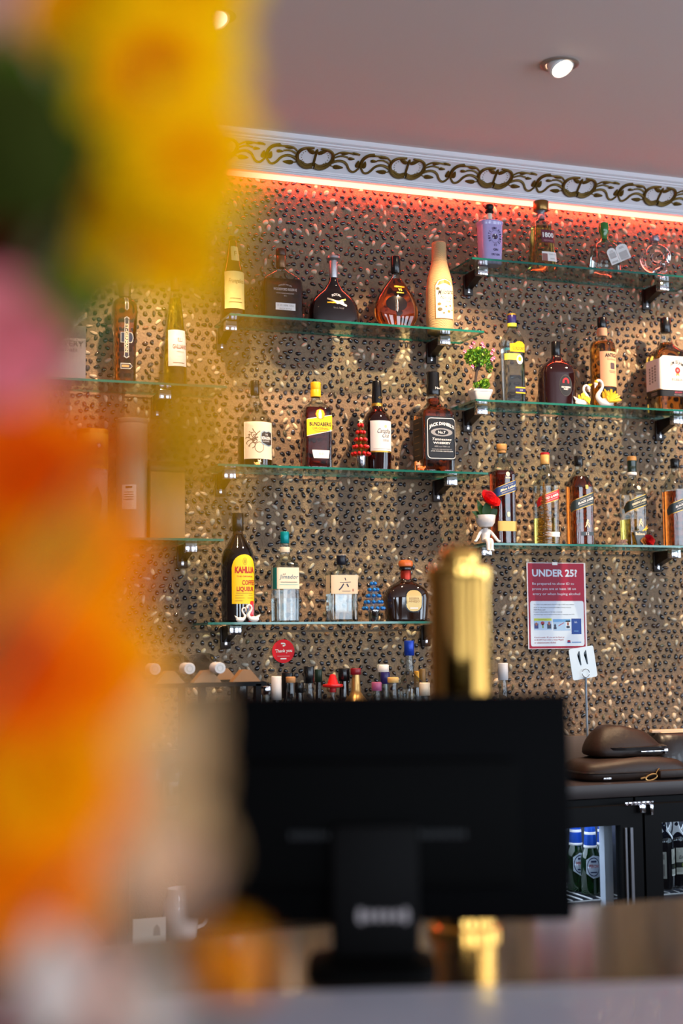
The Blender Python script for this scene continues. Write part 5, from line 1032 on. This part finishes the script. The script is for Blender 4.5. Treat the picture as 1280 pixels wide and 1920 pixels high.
q=NB(); tube(q,[cp+Vector((0,-.003,-.012)),P(1098,1290,4.035)-base,Vector((0,0,.004))],.0038,8); fin('pole',q,mat('pole_steel',(190,204,216),.3,metal=.5),t)
q=NB(); lathe(q,[(.035,0),(.036,.003),(.006,.007),(.004,.010)],28); fin('base',q,chrome,t)
# ---- leather bags
lea=mat('bag_leather',(38,22,13),.5,bump=.25,bscale=60,var=.25); leb=mat('bag_leather_black',(26,20,20),.35,coat=.2,bump=.25,bscale=60)
p=P(1180,1458,3.87); t=thing('handbag','dark brown leather handbag lying on the bench in front of the number stand','bag',(p.x,3.90,BT))
q=NB(); loft(q,chaikin([(0,.165,.09,4),(.006,.185,.105,4),(.030,.188,.108,4),(.052,.178,.100,4),(.062,.165,.085,4),(.064,.150,.08,4)],1),48)
for v in q.verts: v.co.z*=1+.10*math.sin(v.co.x*14+1)-.15*max(0,v.co.x/.18)
fin('body',q,lea,t)
q=NB(); tube(q,[(.187*math.copysign(abs(math.cos(a))**.5,math.cos(a)),.107*math.copysign(abs(math.sin(a))**.5,math.sin(a)),.026) for a in [2*PI*k/60 for k in range(60)]],.0035,6,closed=True); fin('piping',q,leb,t)
q=NB(); box(q,.05,.19,-.125,-.10,.006,.030,bev=.005); fin('side_strap',q,lea,t)
q=NB(); c=Vector((.022,-.113,.010)); tube(q,[c+Vector((.020*math.cos(a)+.004,0,.0085*math.sin(a)+.004*math.cos(a))) for a in [2*PI*k/24 for k in range(24)]],.0026,8,closed=True); tube(q,[c+Vector((.018,0,.006)),c+Vector((.026,.0,.020)),c+Vector((.034,.004,.024))],.0018,6); tube(q,[c+Vector((-.018,0,0)),c+Vector((-.034,0,-.003))],.003,6); fin('clip',q,mat('clip_gold',(206,160,100),.25,metal=.9),t)
q=NB(); box(q,-.135,-.108,-.108,-.104,.008,.014,bev=.001); fin('buckle',q,chrome,t)
p2=P(1166,1400,3.93); t2=thing('clutch_bag','smaller brown leather clutch with a silver zip folded on top of the larger handbag','bag',(p2.x,3.93,BT+.066))
q=NB(); loft(q,chaikin([(0,.105,.07,3.5),(.006,.122,.080,3.5),(.028,.124,.080,3),(.058,.110,.066,3),(.088,.085,.045,2.6),(.094,.07,.032,2.6)],1),44)
for v in q.verts:
    k=max(0,v.co.x+.02)/.12; v.co.z*=1-.30*min(1,k); v.co.x*=1.0
fin('body',q,lea,t2)
q=NB(); loft(q,[(.020,.030,.010,3),(.022,.125*.9,.086,3.4),(.030,.127*.9,.087,3.4),(.032,.11,.07,3)],40)
for v in q.verts: v.co.x+=.016; v.co.y-=.004
fin('flap',q,leb,t2)
q=NB(); box(q,.010,.100,-.096,-.088,.014,.019,bev=.001); box(q,.088,.102,-.100,-.088,.008,.024,bev=.002); fin('zip',q,chrome,t2)
p3=P(1262,1420,3.96); t3=thing('leather_pouch','third dark leather pouch with pale papers sticking out, at the right frame edge','bag',(p3.x+.06,4.02,BT))
q=NB(); loft(q,chaikin([(0,.12,.085,4),(.05,.125,.09,4),(.11,.11,.07,4),(.125,.10,.05,4)],1),36); fin('body',q,leb,t3)
q=NB(); box(q,-.11,.06,-.02,.0,.125,.135,bev=.002); box(q,-.08,.09,-.03,.005,.118,.127,bev=.002); fin('papers',q,mat('papers_cream',(226,186,150),.5),t3)
# ============================================================ FRONT BAR, MONITOR, COLUMN
CZT=1.07
steel=mat('bar_steel',(150,128,112),.13,metal=.92,bump=.02,bscale=8); stone=mat('bar_stone',(186,186,196),.35,var=.08,bscale=6,coat=.3)
lipA,lipB=Vector((-1.4,2.215)),Vector((3.2,.998))     # joint line between steel top and stone top
t=thing('bar_counter','front bar with reflective steel top and pale stone customer edge','counter',(0,0,0))
def slab(pts,z0,z1,m_,name):
    q=NB(); a=[q.verts.new((x,y,z0)) for x,y in pts]; c=[q.verts.new((x,y,z1)) for x,y in pts]; q.faces.new(a[::-1]); q.faces.new(c)
    for k in range(len(pts)): q.faces.new((a[k],a[(k+1)%len(pts)],c[(k+1)%len(pts)],c[k]))
    return fin(name,q,m_,t,False)
slab([(-1.4,lipA.y),(3.2,lipB.y),(3.2,2.07),(-.72,2.07),(-.85,2.215)][:4] if False else [(-.85,2.07),(3.2,.998),(3.2,2.07)],CZT-.03,CZT,steel,'steel_top')
slab([(-1.4,.1),(3.2,.1),(3.2,.998),(-.85,2.07),(-1.4,2.07)],CZT-.03,CZT+.001,stone,'stone_top')
slab([(-1.3,.45),(3.1,.45),(3.1,2.0),(-1.3,2.0)],0,CZT-.031,mat('bar_panel',(70,52,44),.5,var=.2,bscale=5),'body')
# monitor: seen from behind, square to the view
mc=PD(707,1515,1.9); ang=-_y
W,H=.517,.298
base=Vector((mc.x,mc.y,CZT))
t=thing('monitor','black computer monitor seen from behind, standing on the front bar','monitor',base,ang)
zc=mc.z-CZT; blk=mat('monitor_black',(3,3,4),.6,spec=.05); blk2=mat('monitor_matte',(4,4,4),.65,spec=.06)
q=NB(); box(q,-W/2,W/2,-.006,.020,zc-H/2,zc+H/2,bev=.006); o=fin('casing',q,blk,t)
q=NB(); box(q,-W*.36,W*.36,-.030,-.005,zc-H*.34,zc+H*.22,bev=.010); fin('rear_hump',q,blk2,t)
q=NB(); box(q,-W/2+.008,W/2-.008,.0202,.0212,zc-H/2+.012,zc+H/2-.008); fin('screen',q,mat('screen_dark',(14,16,20),.1),t)
q=NB()
for k in range(26): box(q,-.115+k*.009,-.111+k*.009,-.0325,-.030,zc-.035,zc-.027)
fin('vent_slots',q,mat('vent_grey',(26,26,28),.5),t)
q=NB(); box(q,-.062,.052,-.058,-.029,.022,zc-H*.05,bev=.008); s=fin('stand_neck',q,mat('stand_black',(8,7,7),.6,spec=.1),t)
it=[('poly',disc(-.024+.0115*k,zc-.130,.0048,.007+.003*(k in (0,5))),0,0) for k in range(6)]
sheet('maker_mark',[it_ for it_ in it],lambda a,z,o_:Vector((a,-.0592,z)),[mat('mark_silver',(150,140,140),.4)],s,0)
q=NB(); loft(q,[(0,.082,.085,3.5),(.003,.085,.088,3.5),(.010,.083,.086,3.5),(.018,.062,.045,3.5),(.024,.055,.03,3.5)],40); 
for v in q.verts: v.co.y-=.02; v.co.x-=.010
fin('base',q,blk2,t)
# gold column
gp=PD(862,1160,2.13); gcol=mat('column_gold',(244,192,100),.13,metal=1,bump=.12,bscale=14)
t=thing('gold_column','polished gold cylindrical column with narrower rounded cap standing on the bar behind the monitor','column',(gp.x,gp.y,CZT))
ztop=PD(862,1022,2.13).z-CZT; sc=2.13/FPX; r=60*sc; zsh=ztop-.030
q=NB(); lathe(q,[(r*1.15,0),(r*1.15,.010),(r,.014),(r*.97,.06),(r*.97,zsh-.03),(r*1.03,zsh-.022),(r*1.03,zsh-.006),(r*.9,zsh)],56); fin('body',q,gcol,t)
q=NB(); lathe(q,[(r*.62,zsh-.001),(r*.62,zsh+.016),(r*.55,ztop-.006),(r*.35,ztop)],44); fin('cap',q,gcol,t)
# ============================================================ FLOWERS CLOSE TO THE LENS
def petal(q,c,n,x,y,az,el,L,Wd,curl=.3,mi=0,r0=0.,seed=0,cup=.25):
    """one curved petal: c centre, (x,y,n) frame, az azimuth, el elevation above the flower plane"""
    d=(x*math.cos(az)+y*math.sin(az)); s=(-x*math.sin(az)+y*math.cos(az)); rows=[]
    pos=c+d*r0; e=el
    for i in range(6):
        t=i/5; w_=Wd*(math.sin(PI*min(.97,.12+t*.82))**.7); dirv=d*math.cos(e)+n*math.sin(e); up=-d*math.sin(e)+n*math.cos(e)
        rows.append([q.verts.new(pos+s*w_*k+up*(cup*w_*k*k)) for k in (-1,-.5,0,.5,1)])
        pos=pos+dirv*(L/5); e-=curl/5
    for a,b_ in zip(rows,rows[1:]):
        for j in range(4): f=q.faces.new((a[j],a[j+1],b_[j+1],b_[j])); f.material_index=mi
def petalmat(name,rgb,tr=.35):
    if name in _M: return _M[name]
    m=bpy.data.materials.new(name); m.use_nodes=True; nt=m.node_tree; b=nt.nodes['Principled BSDF']; b.inputs['Base Color'].default_value=hexc(*rgb); b.inputs['Roughness'].default_value=.7; b.inputs['Specular IOR Level'].default_value=.05
    t_=nt.nodes.new('ShaderNodeBsdfTranslucent'); t_.inputs[0].default_value=hexc(*rgb); mx=nt.nodes.new('ShaderNodeMixShader'); mx.inputs[0].default_value=tr
    nt.links.new(b.outputs[0],mx.inputs[1]); nt.links.new(t_.outputs[0],mx.inputs[2]); nt.links.new(mx.outputs[0],nt.nodes['Material Output'].inputs[0]); _M[name]=m; return m
VB=Vector((-.115,.62,CZT+.001))     # vase foot
def flower(name,label,u,v,D,rpx,m1,m2,mc=None,layers=((16,.0,1.,.30),(14,.35,.85,.30),(12,.7,.68,.3),(9,1.1,.5,.3)),face=None,group='blooms in the bouquet',seed=1,cat='flower',wk=.27,stem=True):
    c=PD(u,v,D); rad=rpx*D/FPX; rr=random.Random(seed); n=(O-c).normalized() if face is None else Vector(face).normalized(); n=(n+Vector((rr.uniform(-.25,.25),0,rr.uniform(-.2,.3)))).normalized()
    x,y=frame_of(n); t=thing(name,label,cat,c,0,group)
    for li,(cnt,el,lf,cu) in enumerate(layers):
        if li in (0,len(layers)//2):
            q=NB(); first=li
        for k in range(cnt): petal(q,Vector((0,0,0))+n*rad*.05*li,n,x,y,2*PI*k/cnt+li*.37+rr.uniform(-.08,.08),el+rr.uniform(-.1,.1),rad*lf*rr.uniform(.9,1.05),rad*wk*(1.1-.1*li),cu*2,0,rad*.03)
        if li==len(layers)//2-1: fin('outer_petals',q,m1,t)
        if li==len(layers)-1: fin('inner_petals',q,m2,t)
    if mc:
        q=NB(); ell(q,n*rad*.10,(rad*.22,)*3,u=12,v=8); fin('flower_centre',q,mc,t)
    q=NB(); ell(q,-n*rad*.12,(rad*.16,)*3,u=10,v=7)
    if stem:
        a=-n*rad*.15; e=Vector((VB.x+rr.uniform(-.02,.02),VB.y+rr.uniform(-.02,.02),VB.z+.16))-c; mid=a*.35+e*.65+Vector((-.015,.05,.0)); pts=smooth_path([a,a-n*.03,mid,e],2); tube(q,pts,.0022,6)
    fin('stem',q,mat('bouquet_stem',(70,96,40),.6),t)
    return t
Y1,Y2=petalmat('petal_yellow',(255,208,0)),petalmat('petal_deep_yellow',(255,186,0)); Or1,Or2=petalmat('petal_orange',(255,140,0)),petalmat('petal_red_orange',(242,96,2)); YO=petalmat('petal_yellow_orange',(255,176,0))
Mr=petalmat('petal_maroon',(88,6,16)); Pk=petalmat('petal_pink',(236,132,140)); Cr=petalmat('petal_cream',(240,196,140),.5); Cr2=petalmat('petal_blush',(236,190,166),.5); Br=mat('centre_brown',(104,64,10),.8)
F='yellow bloom '
for i,(u,v,D,r,a,b_,c_,l) in enumerate(((292,150,.60,178,Y1,YO,Br,'with brown centre, upper middle of the bouquet'),(330,-40,.62,165,Y1,Y2,None,'cut by the top edge of the picture'),(352,300,.58,150,Y1,Y2,None,'bulging farthest right at the ceiling'),(300,425,.62,165,Y1,YO,None,'lowest of the big yellow cluster'),(170,40,.66,130,YO,Y2,None,'orange tinged, top left behind the others'),(180,330,.68,130,YO,Or1,None,'orange tinged, left of the cluster'))):
    flower('yellow_bloom',F+l,u,v,D,r,a,b_,c_,seed=i+3,group='yellow blooms')
flower('cream_bloom','pale cream bloom in the top left corner',10,-20,.70,130,Cr,Cr2,None,seed=71)
flower('maroon_bloom','dark maroon bloom below the green leaves at the left edge',75,445,.66,150,Mr,Mr,None,seed=21)
flower('maroon_bloom','small dark red bloom tucked under the lowest yellow bloom',205,500,.64,85,petalmat('petal_brownred',(110,50,8)),Mr,None,seed=22)
flower('pink_bloom','dusty pink bloom at the left edge above the orange ones',5,640,.60,150,Pk,Pk,None,seed=23,wk=.3)
for i,(u,v,D,r,a,b_,l) in enumerate(((50,890,.60,170,Or1,Or2,'uppermost orange bloom below the pink one'),(130,1050,.60,165,Or1,YO,'orange bloom bulging right at mid height'),(20,1250,.57,190,Or1,Or2,'orange bloom with reddest heart at the left edge'),(150,1270,.60,180,YO,Or1,'broad orange bloom beside the cream petals'),(85,1470,.60,190,Or1,YO,'orange bloom second from the bottom'),(40,1650,.61,165,Or1,Or1,'lowest orange bloom at the left edge'),(-40,1080,.63,180,Or1,Or2,'orange bloom cut by the left edge'))):
    flower('orange_bloom',l,u,v,D,r,a,b_,None,seed=i+40,group='orange blooms')
flower('orange_bloom','small burnt orange bud between the pink and orange blooms',190,830,.50,70,Or2,Or1,None,seed=60,group='orange blooms')
flower('amber_bloom','amber yellow bloom standing alone at the bottom in front of the monitor',425,1870,.52,95,YO,YO,None,seed=61,layers=((9,.6,1.,.2),(8,.9,1.1,.2),(7,1.2,1.2,.1),(5,1.4,1.2,.1)),face=(.1,-.25,1.),wk=.3)
flower('maroon_bloom','crimson bloom at the bottom left corner',80,1935,.60,120,petalmat('petal_crimson',(130,6,26)),Mr,None,seed=62)
# loose petals and leaves close to the lens ----------------------------------
def spray(name,label,items,m_,cat,leafname='petal',stemrgb=(120,110,60)):
    c0=PD(*items[0][:3]); t=thing(name,label,cat,c0)
    for it in items:
        u,v,D,u2,v2,wpx=it[:6]; a=PD(u,v,D)-c0; e=PD(u2,v2,D)-c0; q=NB(); leafblade(q,a,e,wpx*D/FPX,up=Vector((.1,-1,.1)),sag=.006,n=8); fin(leafname,q,it[6] if len(it)>6 else m_,t)
    q=NB(); tube(q,smooth_path([Vector((0,0,0)),PD(items[0][0]-60,items[0][1]+150,items[0][2]+.05)-c0,Vector((VB.x,VB.y,VB.z+.15))-c0]),.0018,6); fin('stem',q,mat('spray_stem',stemrgb,.6),t)
    return t
spray('cream_flower','cream petals hanging beside the monitor edge',[(270,1480,.42,350,1260,54),(280,1500,.42,376,1430,48,),(270,1540,.42,400,1610,42),(250,1560,.42,355,1690,60,Cr2),(230,1560,.42,285,1740,62),(250,1420,.43,320,1340,44,Cr2),(250,1480,.44,335,1540,60)],Cr,'flower')
spray('white_flower','white and blush petals at the bottom left',[(95,1960,.52,90,1730,62,petalmat('petal_white',(226,212,200),.4)),(275,1980,.52,272,1790,48,petalmat('petal_white2',(206,192,176),.4)),(180,1960,.56,190,1740,50,Cr2)],Cr,'flower')
G1=petalmat('leaf_dark',(46,52,10),.2); G2=petalmat('leaf_mid',(74,104,22),.3)
spray('foliage_sprig','dark green leaves at upper left between yellow and maroon blooms',[(100,430,.56,50,110,75),(40,420,.56,-10,130,70),(150,360,.60,120,60,50,G2),(20,420,.62,30,60,80,G2),(-30,430,.56,-30,60,80)],G1,'leaves','leaf')
spray('foliage_sprig','green leaf below the maroon bloom beside the grey box',[(90,520,.58,165,640,40),(70,540,.58,140,600,36)],G2,'leaves','leaf')
spray('foliage_sprig','dark green leaf with amber petals hanging in front of the gift tubes',[(300,740,.40,285,960,62,G1),(405,440,.38,395,700,48,petalmat('petal_amber',(235,165,0),.5)),(400,620,.38,330,880,66,petalmat('petal_amber',(235,165,0),.5)),(385,740,.38,330,1010,58,petalmat('petal_amber',(235,165,0),.5)),(240,700,.45,330,900,40,petalmat('petal_amber',(235,165,0),.5))],G1,'leaves','leaf')
# vase, just below the frame
t=thing('vase','tall grey glass vase holding the bouquet on the customer side of the bar','vase',VB)
q=NB(); lathe(q,[(.040,0),(.045,.004),(.040,.06),(.036,.11),(.046,.16),(.044,.16),(.034,.11),(.037,.06),(.0,.02)],36); fin('body',q,mat('vase_grey',(150,150,150),.15,coat=.6),t)
